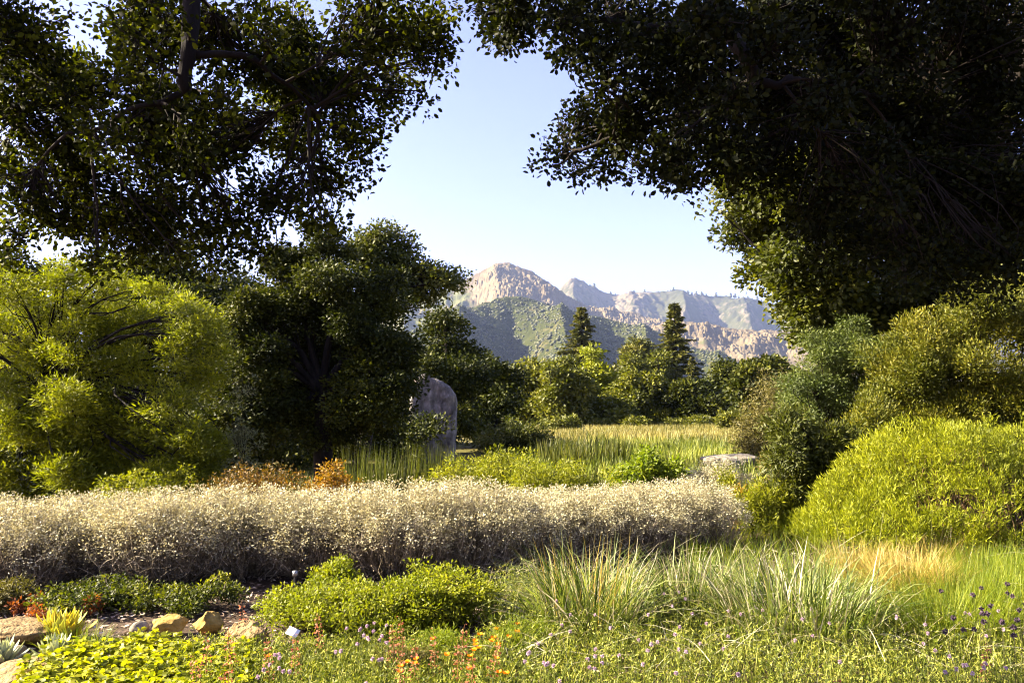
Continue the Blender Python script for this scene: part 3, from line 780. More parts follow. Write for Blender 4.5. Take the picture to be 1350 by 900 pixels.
tree('upright_shrub', 'pale grey green upright shrub against the dark oak', 'shrub', gpoint(320, 12.5), gpoint(320, 12.5, 0.5),
     px_masses([(326, 485, 5), (318, 500, 6), (328, 515, 8), (310, 525, 8), (300, 535, 8), (322, 540, 9), (335, 500, 5), (305, 505, 5), (320, 562, 12), (308, 580, 14), (332, 582, 14), (318, 600, 14)], 12.5, 0.1), 110, 20, 0.07, 0.08, 0.014, M['paleshrub'], 0.008, share=0.3, up=1.0, grow=0.3, crown_name='foliage', trunk_name='stems', skirt=0.4)
tree('oak_tree', 'slim dark oak standing right behind the grey boulder', 'oak tree', gpoint(590, 34), P(590, 520, 34),
     px_masses([(592, 425, 22), (585, 450, 30), (575, 485, 38), (560, 520, 40), (605, 500, 30), (600, 545, 36), (615, 470, 18)], 34, 0.8), 1000, 26, 0.45, 0.16, 0.10, M['oak_mid'], 0.24, share=0.1, flat=0.5)
tree('oak_tree', 'round dark oak at the meadow edge, right of the slim oak', 'oak tree', gpoint(648, 38), P(648, 540, 38),
     px_masses([(640, 480, 26), (660, 498, 26), (640, 515, 36), (665, 530, 28), (625, 545, 30), (650, 555, 30), (620, 490, 20)], 38, 0.8), 900, 26, 0.5, 0.17, 0.11, M['oak_mid'], 0.25, share=0.1, flat=0.5)
tree('low_shrub', 'dark rounded shrub spreading low beside the grey boulder', 'shrub', gpoint(688, 30), gpoint(688, 30, 0.4),
     px_masses([(655, 582, 18), (675, 575, 20), (700, 574, 18), (720, 580, 14), (688, 585, 20), (640, 588, 14)], 30, 0.6), 380, 26, 0.24, 0.11, 0.05, M['olive'], 0.06, share=0.1, crown_name='foliage', trunk_name='stems')

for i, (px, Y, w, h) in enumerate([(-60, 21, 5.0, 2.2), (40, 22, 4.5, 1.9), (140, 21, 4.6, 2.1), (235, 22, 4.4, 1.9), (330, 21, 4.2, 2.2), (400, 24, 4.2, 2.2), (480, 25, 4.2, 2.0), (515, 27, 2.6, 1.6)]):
    b = gpoint(px, Y)  # shrubs added so the space under the left trees goes dark
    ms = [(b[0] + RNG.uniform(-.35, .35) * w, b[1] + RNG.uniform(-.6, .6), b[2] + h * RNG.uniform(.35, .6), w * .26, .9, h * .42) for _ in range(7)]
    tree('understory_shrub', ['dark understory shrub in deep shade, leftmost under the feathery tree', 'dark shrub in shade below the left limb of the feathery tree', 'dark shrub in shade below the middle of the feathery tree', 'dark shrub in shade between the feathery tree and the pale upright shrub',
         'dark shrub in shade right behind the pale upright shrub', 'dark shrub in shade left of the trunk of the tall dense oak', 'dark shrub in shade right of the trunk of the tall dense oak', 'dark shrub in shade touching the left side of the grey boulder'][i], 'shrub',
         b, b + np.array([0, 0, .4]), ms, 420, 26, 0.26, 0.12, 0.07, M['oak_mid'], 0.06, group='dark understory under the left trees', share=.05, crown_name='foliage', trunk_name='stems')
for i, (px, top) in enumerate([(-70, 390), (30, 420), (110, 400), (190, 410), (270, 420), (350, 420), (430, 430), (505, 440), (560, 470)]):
    Y = 40 + (i % 3) * 2  # wall of trees added to darken the gaps behind the left trees
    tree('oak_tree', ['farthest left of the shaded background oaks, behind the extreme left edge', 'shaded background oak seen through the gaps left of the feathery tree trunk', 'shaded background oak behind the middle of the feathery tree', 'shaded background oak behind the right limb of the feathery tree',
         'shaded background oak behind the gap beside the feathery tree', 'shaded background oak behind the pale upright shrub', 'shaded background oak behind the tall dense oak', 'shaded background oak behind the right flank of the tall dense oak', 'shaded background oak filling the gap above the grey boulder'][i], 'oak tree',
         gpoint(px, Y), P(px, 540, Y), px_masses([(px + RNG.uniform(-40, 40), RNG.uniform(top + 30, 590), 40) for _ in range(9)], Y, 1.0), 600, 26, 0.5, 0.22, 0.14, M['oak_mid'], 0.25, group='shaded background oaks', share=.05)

def rock(name, label, c, size, mat, seed, cuts=13, sub=5, rz=0.0, group=None, rough=0.16, cat='rock', smooth=True):
    """Rounded, plane-cut stone; c is the middle of its footprint on the ground."""
    import bmesh
    bm = bmesh.new(); bmesh.ops.create_icosphere(bm, subdivisions=sub, radius=1)
    v = np.array([x.co[:] for x in bm.verts]); f = np.array([[q.index for q in t.verts] for t in bm.faces]); bm.free()
    rr = np.random.default_rng(seed)
    for _ in range(cuts):
        n = unit(rr.normal(size=3)); d = rr.uniform(0.55, 0.85)
        ex = np.clip(v @ n - d, 0, None)
        v = v - ex[:, None] * n * 0.97
    v = v * (1 + rough * fbm(v[:, 0] * 2, v[:, 1] * 2, v[:, 2] * 2, octaves=4, seed=seed))[:, None]
    v = v / np.abs(v).max(0) * np.asarray(size) * np.array([.5, .5, .5])
    v[:, 2] += size[2] * 0.40
    o = link(name, new_mesh(name, v, [f], (mat,), smooth=smooth), loc=c)
    o.rotation_euler = (0, 0, rz)
    tag(o, label, cat, group)
    return o

def big_boulder():
    import bmesh
    Y = 27.0
    outline = [(540, 612), (543, 570), (546, 520), (552, 494), (562, 490), (576, 497), (592, 506), (602, 520), (602, 548), (598, 575), (595, 612)]
    mid = P(571, 612, Y)
    pts = np.array([P(a, b, Y) for a, b in outline])
    bm = bmesh.new()
    fr = [bm.verts.new((p[0] - mid[0], -0.75, p[2] - mid[2] - 0.1)) for p in pts]
    bk = [bm.verts.new(((p[0] - mid[0]) * 0.92, 1.0, (p[2] - mid[2]) * 0.95 - 0.1)) for p in pts]
    n = len(pts)
    bm.faces.new(fr); bm.faces.new(bk[::-1])
    for i in range(n):
        j = (i + 1) % n
        bm.faces.new((fr[j], fr[i], bk[i], bk[j]))
    bmesh.ops.recalc_face_normals(bm, faces=bm.faces)
    bmesh.ops.bevel(bm, geom=[e for e in bm.edges], offset=0.07, segments=1, affect='EDGES')
    bmesh.ops.triangulate(bm, faces=bm.faces)
    for _ in range(4):
        bmesh.ops.subdivide_edges(bm, edges=[e for e in bm.edges if e.calc_length() > 0.16], cuts=1)
        bmesh.ops.triangulate(bm, faces=bm.faces)
    v = np.array([x.co[:] for x in bm.verts]); f = np.array([[q.index for q in t.verts] for t in bm.faces])
    nr = np.array([x.normal[:] for x in bm.verts]); bm.free()
    disp = 0.06 * fbm(v[:, 0] * 1.6, v[:, 1] * 1.6, v[:, 2] * 1.2, octaves=6, seed=71, gain=.6) + 0.03 * fbm(v[:, 0] * 2, v[:, 1] * 2, v[:, 2] * 1.2, octaves=3, seed=72, ridged=True)
    v = v + nr * disp[:, None]
    o = link('boulder', new_mesh('boulder', v, [f], (M['boulder'],), smooth=True), loc=mid)
    tag(o, 'huge upright grey boulder with a sloping top, in shade beside the dark oak', 'boulder')
big_boulder()

# --- the far side of the meadow
def conifer(name, label, px, top, Y, half, base_py=562, mat='conifer', whorls=40, dens=1.0, droop=0.25, group=None, bare=0.12, irregular=0.3):
    base = gpoint(px, Y); tip = P(px, top, Y); H = tip[2] - base[2]
    root = thing(name, label, 'conifer', base, group)
    tb = MB(); tb.add(*tubes([[base - [0, 0, .3], base + [0.1, 0, H * .4], base + [0, 0, H * .8], base + [0, 0, H]]], [[H * .022, H * .016, H * .007, 0.03]], 8))
    bt, lv = MB(), MB()
    Rmax = R(half, Y)
    for w in range(int(whorls * 1.0)):
        t = bare + (1 - bare) * (w + RNG.uniform(-.3, .3)) / whorls
        if t > 0.99: continue
        rad = Rmax * (1 - t) ** 0.8 * (1 + irregular * RNG.normal() * 0.5) + 0.25
        nb = RNG.integers(9, 13)
        for b in range(nb):
            if RNG.random() < 0.10: continue
            t = np.clip(bare + (1 - bare) * (w + RNG.uniform(-.9, .9)) / whorls, .02, .985)
            a = RNG.uniform(0, 2 * np.pi); r = (Rmax * (1 - t) ** 0.9 * (1 + irregular * RNG.normal() * 0.5) + 0.2) * RNG.uniform(0.5, 1.15)
            k = 7; s = np.linspace(0, 1, k)
            rise = 0.25 * t
            zz = base[2] + H * t + r * (rise * s - droop * s ** 2 * (1 - 0.6 * t))
            pts = np.stack([base[0] + np.cos(a) * r * s, base[1] + np.sin(a) * r * s, zz], 1)
            bt.add(*tubes(pts[None], np.linspace(H * .0035, 0.02, k)[None], 3))
            m = max(10, int(80 * dens * (r / Rmax + 0.25)))
            u = RNG.uniform(0.15, 1, m) ** 0.8
            pp = np.stack([np.interp(u, s, pts[:, q]) for q in range(3)], 1)
            da = a + RNG.choice([-1, 1], m) * RNG.uniform(0.2, 1.1, m)
            d = np.stack([np.cos(da), np.sin(da), RNG.uniform(-.75, .25, m)], 1)
            L = (0.060 * H) * RNG.uniform(0.5, 1.0, m) * (1.05 - 0.5 * u)
            nn = np.array([0, 0, 0.7]) + RNG.normal(size=(m, 3)) * 0.8
            lv.add(*leaf_geo(pp, d, nn, L, L * 0.34, 'diamond', -0.15, RNG.random() * 0.5 + RNG.random(m) * 0.5))
    tb.v += []
    link('trunk', tb.mesh('trunk', M['bark'], smooth=True, origin=base), root)
    link('branches', bt.mesh('branches', M['twig'], smooth=True, origin=base), root)
    link('crown', lv.mesh('crown', M[mat], origin=base), root)
    return root
conifer('conifer_tree', 'broad dark pointed conifer left of the other, standing beyond the light green tree', 768, 404, 125, 62)
conifer('conifer_tree', 'tallest narrow conifer with tiered branches in front of the rocky slope', 893, 398, 112, 48, whorls=38, irregular=0.4)
tree('cedar_tree', 'bushy olive cedar with a blunt cone shape between the two tall pointed conifers', 'tree', gpoint(846, 108), P(846, 520, 108),
     px_masses([(845, 455, 11), (840, 472, 17), (853, 478, 17), (832, 498, 22), (860, 500, 22), (846, 500, 24), (838, 528, 30), (862, 530, 30)], 108, 1.5), 900, 24, 0.7, 0.62, 0.22, M['conifer'], 0.35, share=.05, twig_r=.03, flat=.5)
conifer('conifer_tree', 'small pointed conifer just right of the broad dark conifer', 808, 486, 118, 26, whorls=26)
conifer('conifer_tree', 'low dark conifer at the foot of the tallest conifer, on its right', 915, 470, 100, 26, whorls=26, dens=1.2)

field = [
    ('leafy_tree', 'dark rounded tree at the left end of the meadow trees', [(705, 500, 24), (690, 524, 28), (720, 535, 28), (705, 550, 24)], 84, 'midtree', 700),
    ('leafy_tree', 'mid green rounded tree right of the dark meadow edge tree', [(735, 496, 26), (745, 520, 32), (725, 540, 24), (755, 548, 22)], 80, 'midtree', 740),
    ('leafy_tree', 'light yellow green tree in front of the broad conifer', [(778, 486, 22), (795, 506, 26), (765, 515, 26), (785, 535, 26), (800, 530, 18), (750, 498, 18)], 92, 'midtree_bright', 778),
    ('leafy_tree', 'dark shrubby tree below the light yellow green tree', [(770, 545, 22), (800, 548, 20), (745, 555, 14), (820, 545, 22)], 82, 'midtree', 790),
    ('leafy_tree', 'broad olive tree below the bushy olive conifer', [(850, 500, 32), (830, 520, 30), (870, 530, 32), (855, 550, 26), (880, 550, 20)], 86, 'midtree', 855),
    ('leafy_tree', 'black shaded tree below the low dark conifer', [(905, 522, 28), (928, 535, 24), (895, 555, 18), (935, 530, 18)], 84, 'oak_mid', 912),
    ('leafy_tree', 'small dark green oak on the right end of the meadow trees', [(955, 496, 18), (965, 512, 24), (950, 535, 24), (968, 545, 20), (940, 520, 14)], 88, 'oak_mid', 958),
    ('leafy_tree', 'bright topped dark oak beside the tan shrub', [(1000, 488, 17), (1020, 482, 16), (990, 508, 22), (1018, 505, 24), (1005, 530, 28), (1035, 500, 22), (985, 535, 18)], 70, 'oak_mid', 1005)]
for nm, lab, ms, Y, mt, px in field:
    tree(nm, lab, 'tree', gpoint(px, Y), P(px, 548, Y), px_masses(ms, Y, 1.5), 650, 22, 0.75, 0.42, 0.26, M[mt], 0.3, group='trees along the far edge of the meadow', share=0.06, twig_r=0.03, flat=0.55)

# --- right side shrubs and the oak that stands among them
tree('oak_tree', 'sunlit leafy oak rising above the right-hand shrubs, left edge against the sky', 'oak tree', gpoint(1150, 14.5), P(1140, 430, 14.5),
     px_masses([(985, 225, 42), (1005, 270, 48), (1035, 320, 50), (1050, 370, 48), (1075, 420, 48), (1060, 250, 60), (1100, 340, 60), (1120, 420, 50), (1150, 280, 70), (1160, 400, 60), (1230, 330, 80), (1230, 420, 60), (1300, 380, 80), (960, 240, 16), (945, 275, 10), (1030, 350, 30), (1340, 300, 70)], 14.5, 1.0),
     3600, 28, 0.28, 0.095, 0.06, M['oak_leaf_young'], 0.24, share=0.15, shape='oak', flat=0.6)
tree('juniper_shrub', 'big ochre green juniper filling the right edge below the oak', 'shrub', gpoint(1270, 12), gpoint(1270, 12, 0.7),
     px_masses([(1330, 410, 55), (1280, 430, 50), (1220, 460, 50), (1180, 490, 45), (1240, 510, 55), (1310, 490, 60), (1190, 540, 45), (1260, 560, 50), (1330, 560, 55), (1150, 540, 36), (1150, 580, 32), (1390, 450, 70)], 12, 0.5),
     7500, 34, 0.11, 0.055, 0.018, M['juniper'], 0.07, share=0.05, lift=0.9, up=0.9, flat=1.3, grow=0.7, crown_name='foliage', trunk_name='stems', skirt=0.4)
tree('blue_green_shrub', 'bluish green rounded shrub between the tan shrub and the juniper', 'shrub', gpoint(1090, 13), gpoint(1090, 13, 0.6),
     px_masses([(1070, 490, 36), (1110, 475, 34), (1140, 470, 28), (1050, 530, 32), (1090, 530, 40), (1130, 520, 36), (1100, 565, 34), (1060, 565, 26), (1165, 500, 34), (1120, 445, 26), (1085, 455, 22), (1175, 550, 34)], 13, 0.4),
     3600, 30, 0.13, 0.06, 0.018, M['bluegreen'], 0.07, share=0.1, up=0.8, crown_name='foliage', trunk_name='stems', skirt=0.4)
tree('olive_shrub', 'dark olive shrub with upright tufts under the bluish shrub', 'shrub', gpoint(1090, 11), gpoint(1090, 11, 0.4),
     px_masses([(1040, 570, 26), (1080, 580, 30), (1120, 590, 30), (1040, 610, 24), (1080, 620, 28), (1125, 620, 24), (1150, 600, 20)], 11, 0.3),
     1700, 28, 0.12, 0.075, 0.022, M['olive'], 0.05, share=0.12, up=0.8, flat=1.2, crown_name='foliage', trunk_name='stems', skirt=0.4)
tree('tan_shrub', 'tan twiggy shrub at the right end of the golden meadow', 'shrub', gpoint(1010, 22), gpoint(1010, 22, 0.6),
     px_masses([(1035, 510, 28), (1010, 535, 28), (1040, 550, 30), (990, 560, 24), (1020, 580, 26), (985, 580, 18)], 22, 0.5),
     950, 26, 0.22, 0.09, 0.024, M['tan'], 0.06, share=0.3, up=0.8, crown_name='foliage', trunk_name='stems', skirt=0.4)
tree('pale_leaf_shrub', 'low shrub with pale dotted leaves beside the flat boulder', 'shrub', gpoint(1030, 11.5), gpoint(1030, 11.5, 0.2),
     px_masses([(1025, 610, 16), (1040, 630, 20), (1015, 640, 14), (1055, 645, 14)], 11.5, 0.2), 260, 22, 0.09, 0.045, 0.030, M['tan'], 0.03, share=0.2, crown_name='foliage', trunk_name='stems', skirt=0.4)
def broom_shrub():
    base = gpoint(1240, 9.6)
    root = thing('broom_shrub', 'large glowing chartreuse mounded shrub at the right, twiggy brown hollows in its face', 'shrub', base)
    n = 17000
    x = RNG.uniform(3.45, 8.2, n); y = 9.75 + 1.5 * np.sin(RNG.uniform(-np.pi / 2, np.pi / 2, n))
    top = np.interp(x, [3.45, 3.65, 3.95, 4.35, 4.75, 5.15, 5.6, 6.1, 7.0, 7.7, 8.2], [.10, .36, .62, .92, 1.14, 1.30, 1.40, 1.44, 1.42, 1.1, .2])
    q = np.clip(1 - ((y - 9.75) / 1.5) ** 2, 0, 1)
    skin = RNG.random(n) ** 1.6
    z = top * q ** 0.55 * (1 - .30 * skin)
    bump = fbm(x * 1.1, y * 1.6, z * 1.4, octaves=3, seed=81)
    z = z * (1 + .34 * bump) + .11 * fbm(x * 4, y * 4, z * 4, octaves=3, seed=82); y = y + .16 * fbm(x * 2, z * 2.5, octaves=3, seed=84)
    keep = (fbm(x * .9 + 3, y * .6, z * 1.6, octaves=3, seed=83) > -.55 + .6 * skin) & (z > .08)
    for hx, hy, hz, rx, ry, rz in ((4.75, 8.75, .62, .36, .7, .11), (5.45, 8.5, .52, .42, .55, .14), (4.25, 8.7, .28, .30, .5, .10), (6.1, 8.5, .80, .34, .45, .11), (5.0, 8.5, .18, 1.0, .45, .10)):
        keep &= ((x - hx) / rx) ** 2 + ((y - hy) / ry) ** 2 + ((z - hz) / rz) ** 2 > RNG.uniform(.1, 2.0, n)
    x, y, z, bump, skin = x[keep], y[keep], z[keep], bump[keep], skin[keep]
    p = np.stack([x, y, z + ground_z(x, y)], 1)
    out = unit(np.stack([(top[keep] < 1.3) * -.5 + .1 * RNG.normal(size=len(x)), (y - 9.75) * .7, np.full(len(x), .8)], 1))
    mb = MB(); clump_leaves(mb, p, out, 15, .055, .062, .010, 'diamond', .5, .8, 1.0, .9, lift=.5, tone=np.clip(.62 + .3 * bump + .28 * RNG.normal(size=len(x)) - .25 * skin - .30 * np.clip((x - 5.2) / 1.2, 0, 1) * np.clip((1.2 - z) / .5, 0, 1), 0, 1))  # tone painted darker deep inside and at lower right, imitating shade
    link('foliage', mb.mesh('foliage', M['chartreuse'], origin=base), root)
    m = 700; i = RNG.integers(0, len(p), m)
    foot = np.stack([np.clip(p[i, 0], 4.2, 7.4) * .6 + 5.4 * .4, np.full(m, 9.75) + RNG.normal(size=m) * .25, np.zeros(m)], 1); foot[:, 2] = ground_z(foot[:, 0], foot[:, 1]) - .04
    tips = p[i].copy(); tips[:, 2] = np.maximum(tips[:, 2] - .06, .05)
    sb = MB(); sb.add(*tubes(curve_pts(foot, tips, 6, sag=.12, wob=.07), np.linspace(.012, .003, 6)[None].repeat(m, 0) * RNG.uniform(.5, 1.2, (m, 1)), 4, rnd=RNG.random(m)))
    link('stems', sb.mesh('stems', M['brownstem'], smooth=True, origin=base), root)
broom_shrub()

# --- middle ground plants between the hedge and the meadow
def shrub(name, label, px, Y, w, h, n, per, L, W, mat, spread=0.09, group=None, d=None, share=0.2, up=0.8, lobes=5, flat=0.8, shape='diamond', cat='shrub', stem_r=0.025, grow=0.6, bark='twig', shell=0.5):
    b = gpoint(px, Y); d = d or w
    ms = []
    for _ in range(lobes):
        a = RNG.uniform(0, 6.28); q = RNG.uniform(0.1, 0.6)
        ms.append((b[0] + np.cos(a) * w * .5 * q, b[1] + np.sin(a) * d * .5 * q, b[2] + h * RNG.uniform(.42, .62), w * RNG.uniform(.22, .34), d * RNG.uniform(.22, .34), h * RNG.uniform(.34, .42)))
    return tree(name, label, cat, b, b + np.array([0, 0, h * .2]), ms, n, per, spread, L, W, M[mat], stem_r, group=group, share=share, up=up, flat=flat, shape=shape, crown_name='foliage', trunk_name='stems', grow=grow, twig_r=0.004, bark=bark, shell=shell)

shrub('sage_shrub', 'blue grey shaded sage under the feathery tree', 80, 13.5, 2.2, 1.0, 420, 24, 0.06, 0.014, 'sage', 0.13)
shrub('sage_shrub', 'smaller grey green sage at the far left edge in shade', 10, 14.5, 1.8, 0.85, 260, 24, 0.06, 0.014, 'sage', 0.13)
shrub('yellow_green_shrub', 'yellow green leafy shrub peeking over the left part of the silver hedge', 165, 11.2, 0.8, 0.86, 150, 20, 0.05, 0.022, 'yellowgreen', 0.08)
shrub('yellow_green_shrub', 'pair-lobed yellow green shrub left of the dark orange shrub', 235, 11.6, 1.2, 0.84, 200, 20, 0.05, 0.022, 'yellowgreen', 0.09)
shrub('olive_shrub', 'dull green fine leaved shrub in half shade behind the yellow green shrub', 225, 13.5, 1.8, 1.0, 260, 22, 0.06, 0.018, 'olive', 0.12)
shrub('monkeyflower_shrub', 'muted rusty olive low shrub behind the silver hedge, left of the bright orange one', 330, 11.0, 1.7, 0.92, 300, 22, 0.045, 0.020, 'rustleaf', 0.10)
shrub('monkeyflower_shrub', 'bright orange flowering shrub beside the green reeds', 435, 10.9, .95, .93, 200, 20, 0.045, 0.026, 'orange_leaf', 0.08)
for i, (px, Y, w, h, lab) in enumerate([
        (600, 11.8, 1.35, 1.05, 'wide yellow green mound behind the silver hedge beside the reeds'),
        (665, 12.8, 1.3, 1.08, 'yellow green mound farthest back, close to the dark low shrub'),
        (712, 11.2, 1.1, 0.97, 'yellow green mound in the row of mounds, left of the leafy bright bush'),
        (768, 11.8, 1.1, 0.88, 'golden green mound touching the leafy bright bush')]):
    shrub('yellow_mound_shrub', lab, px, Y, w, h, 330, 22, 0.055, 0.018, 'yellowgreen', 0.11, 'yellow green mounds behind the hedge')
shrub('green_bush', 'bright leafy green bush behind the right part of the silver hedge', 850, 12.0, 1.25, 1.12, 330, 20, 0.065, 0.034, 'bright', 0.10, share=0.5, shape='oak')
shrub('silver_buckwheat', 'grey white low shrub between the leafy bright bush and the flat boulder', 940, 16.5, 2.0, 0.66, 380, 22, 0.035, 0.018, 'silver', 0.09)
rock('flat_boulder', 'pale flat boulder lying right of the grey white low shrub', gpoint(962, 20.5, -0.04), (1.5, 1.1, 0.55), M['greystone'], 12)

def grass_tuft(name, label, c, n, rad, length, width, lean, droop, mat, cat='grass clump', group=None, parts=None, k=5):
    c = np.asarray(c, float)
    root = thing(name, label, cat, c, group)
    for pname, pm, nn, ln, wd, le, dr in ([('blades', mat, n, length, width, lean, droop)] + (parts or [])):
        a = RNG.uniform(0, 2 * np.pi, nn); q = np.sqrt(RNG.random(nn)) * rad
        rt = np.stack([np.cos(a) * q, np.sin(a) * q, np.zeros(nn)], 1)
        rt[:, 2] = ground_z(c[0] + rt[:, 0], c[1] + rt[:, 1]) - c[2] - 0.01
        hd = a + RNG.normal(size=nn) * 0.7
        V, Fq, r, _ = blades(rt, hd, ln * RNG.uniform(.55, 1.1, nn), wd * RNG.uniform(.7, 1.3, nn), np.abs(RNG.normal(size=nn)) * le, dr * RNG.uniform(.3, 1.3, nn), k)
        mb = MB().add(V, Fq, r)
        link(pname, mb.mesh(pname, M[pm]), root)
    return root

for i in range(9):
    px = 470 + i * 15
    grass_tuft('reed_clump', 'thin upright green reeds standing behind the middle of the silver hedge', gpoint(px + RNG.uniform(-4, 4), 11.7 + RNG.uniform(-.6, .8)), 130, 0.16, 1.12, 0.010, 0.08, 0.15, 'reed', 'reeds', 'green reeds behind the hedge')
for i, (px, Y) in enumerate([(760, 23), (785, 25), (735, 24), (812, 26), (752, 27), (720, 26)]):
    grass_tuft('rush_clump', 'dark upright rush tuft in front of the golden meadow', gpoint(px, Y), 150, 0.45, 0.85, 0.03, 0.15, 0.3, 'olive', 'rushes', 'dark rushes before the meadow', k=4)
for i, (px, Y, h, mt, lab) in enumerate([(975, 11.2, .62, 'orange_leaf', 'orange tipped upright flower plant by the flat boulder'), (990, 10.4, .7, 'yellowgreen', 'yellow green upright plant at the right end of the silver hedge'),
        (1015, 10.6, .7, 'yellowgreen', 'yellow green upright plant left of the chartreuse shrub'), (960, 12.2, .75, 'yellowgreen', 'low yellow flowering plant behind the hedge end')]):
    shrub('flowering_plant', lab, px, Y, 0.55, h, 130, 18, 0.07, 0.016, mt, 0.06, up=1.2, flat=1.6, grow=0.2, cat='plant', share=.5)

# meadow, golden and green: grass nobody could count
def grass_field(name, label, n, xr, yr, length, width, mat, dens=None, k=3, droop=0.8, lean=0.25):
    x = RNG.uniform(*xr, n); y = yr[0] * (yr[1] / yr[0]) ** RNG.random(n)
    if dens is not None:
        keep = RNG.random(n) < dens(x, y); x, y = x[keep], y[keep]
    m = len(x)
    rt = np.stack([x, y, ground_z(x, y) - 0.01], 1)
    V, Fq, r, _ = blades(rt, RNG.uniform(0, 6.28, m), length * RNG.uniform(.5, 1.2, m), width * RNG.uniform(.6, 1.4, m) , np.abs(RNG.normal(size=m)) * lean, droop * RNG.uniform(.2, 1.2, m), k,
                         rnd=np.clip(0.5 + 0.35 * fbm(x * 0.3, y * 0.3, octaves=3, seed=51) + RNG.normal(size=m) * 0.2, 0, 1))
    o = link(name, MB().add(V, Fq, r).mesh(name, M[mat]))
    tag(o, label, 'grass', kind='stuff')
    return o
colx = lambda x, y: 675 + x / y * F
grass_field('meadow_grass', 'dry golden grass of the sunlit meadow', 60000, (-4, 34), (33, 92), 0.55, 0.045, 'meadow', lambda x, y: ((colx(x, y) > 690) & (colx(x, y) < 1080)) * np.clip((y - 33 - 8 * fbm(x * .15, y * .1, octaves=2, seed=61) - .25 * (14 - x)) / 8, 0, 1))
grass_field('meadow_weed_grass', 'green weedy patches standing in the golden meadow', 16000, (-4, 34), (36, 90), 0.62, 0.05, 'reed', lambda x, y: ((colx(x, y) > 700) & (colx(x, y) < 1060) & (fbm(x * .22, y * .10, octaves=3, seed=66) > .28)) * 1.0)
for i, (px, Y, w, h) in enumerate([(742, 66, 3.0, 1.2), (790, 78, 2.4, .9), (838, 74, 3.4, 1.0), (886, 82, 2.6, .8), (928, 76, 3.6, 1.3), (965, 64, 3.0, 1.5)]):
    shrub('meadow_shrub', ['low olive shrub at the shaded left end of the golden meadow', 'small low shrub in front of the light yellow green tree', 'wide low shrub below the bushy olive cedar', 'small low shrub below the tallest conifer', 'low olive shrub in front of the black shaded tree', 'rounded olive shrub at the right end of the golden meadow'][i],
          px, Y, w, h, 160, 20, .3, .12, 'midtree', .3, 'low shrubs along the far edge of the meadow', share=.05)
grass_field('meadow_edge_grass', 'greener tall grass before and beside the golden meadow', 26000, (-3, 16), (17, 46), 0.42, 0.022, 'wispy', lambda x, y: ((colx(x, y) > 640) & (colx(x, y) < 1060)) * 1.0)
grass_field('far_meadow_grass', 'olive tall grass along the foot of the far trees', 9000, (2, 40), (86, 98), 0.6, 0.08, 'reed', lambda x, y: ((colx(x, y) > 800) & (colx(x, y) < 1040)) * 1.0)
grass_field('shade_grass', 'thin grass in the shade under the left trees', 14000, (-11, 1), (11, 24), 0.3, 0.012, 'reed')

# ------------------------------------------------------------------ the silver hedge: a row of buckwheat shrubs
def silver_shrub_parts(seed):
    global RNG
    keep = RNG; RNG = np.random.default_rng(seed)
    w, h = 0.80, 0.92
    n = 520
    a = RNG.uniform(0, 2 * np.pi, n); q = np.sqrt(RNG.random(n))
    root = np.stack([np.cos(a) * q * .33, np.sin(a) * q * .33, np.zeros(n) - .02], 1)
    top = np.stack([np.cos(a) * q * w, np.sin(a) * q * w, h * (1 - 0.50 * q ** 4) * RNG.uniform(.82, 1.05, n)], 1)
    # low side stems that leave the skirt bare and twiggy
    low = RNG.random(n) < 0.22
    top[low, 2] *= RNG.uniform(.35, .8, low.sum())
    t = np.linspace(0, 1, 7)[None, :, None]
    p = root[:, None] + (top - root)[:, None] * np.concatenate([t ** 0.85, t ** 0.85, t ** 1.15], 2)
    p += RNG.normal(size=p.shape) * 0.018 * np.sin(t * np.pi) + RNG.normal(size=(n, 1, 3)) * 0.06 * np.sin(t * np.pi)
    sb = MB(); sb.add(*tubes(p, np.linspace(.0048, .0018, 7)[None].repeat(n, 0) * RNG.uniform(.6, 1.4, (n, 1)), 3, rnd=RNG.random(n)))
    # side twigs
    m = 2600; i = RNG.integers(0, n, m); j = RNG.integers(2, 6, m)
    s = p[i, j]; e = s + unit(RNG.normal(size=(m, 3)) + np.array([0, 0, .8]) + unit(s * [1, 1, 0]) * .5) * RNG.uniform(.06, .2, m)[:, None]
    sb.add(*tubes(curve_pts(s, e, 4, wob=.15), np.linspace(.0022, .0009, 4)[None].repeat(m, 0), 3, rnd=RNG.random(m)))
    # leaves: thick at the tips, sparse and dry below
    lv, dl = MB(), MB()
    tips = np.concatenate([p[~low][:, 6], p[~low][:, 5], e[(e[:, 2] > 0.58)]])
    o = unit(tips * [1, 1, .6] + [0, 0, .25])
    clump_leaves(lv, tips, o, 17, 0.055, 0.026, 0.013, 'diamond', up=.8, rand=.7, flat=1.0, grow=.8)
    up = p[:, 3:6].reshape(-1, 3); up = up[up[:, 2] > .30]
    up = up[RNG.random(len(up)) < np.clip((up[:, 2] - .38) * 2.2, 0, 1)]
    o = unit(up * [1, 1, .5] + [0, 0, .2])
    clump_leaves(lv, up, o, 7, 0.06, 0.024, 0.012, 'diamond', up=.6, rand=.8, flat=1.0)
    dn = np.concatenate([p[:, 2:5].reshape(-1, 3), e[e[:, 2] < .5]])
    o = unit(dn * [1, 1, .3] + [0, 0, .1])
    clump_leaves(dl, dn, o, 2, 0.06, 0.024, 0.010, 'diamond', up=.3, rand=1.0, flat=1.0)
    out = [('foliage', lv.mesh('foliage', M['silver'])), ('dry_leaves', dl.mesh('dry_leaves', M['silver_dry'])), ('stems', sb.mesh('stems', M['drytwig'], smooth=True))]
    RNG = keep
    return out
SILVER = [silver_shrub_parts(s) for s in (101, 102, 103)]
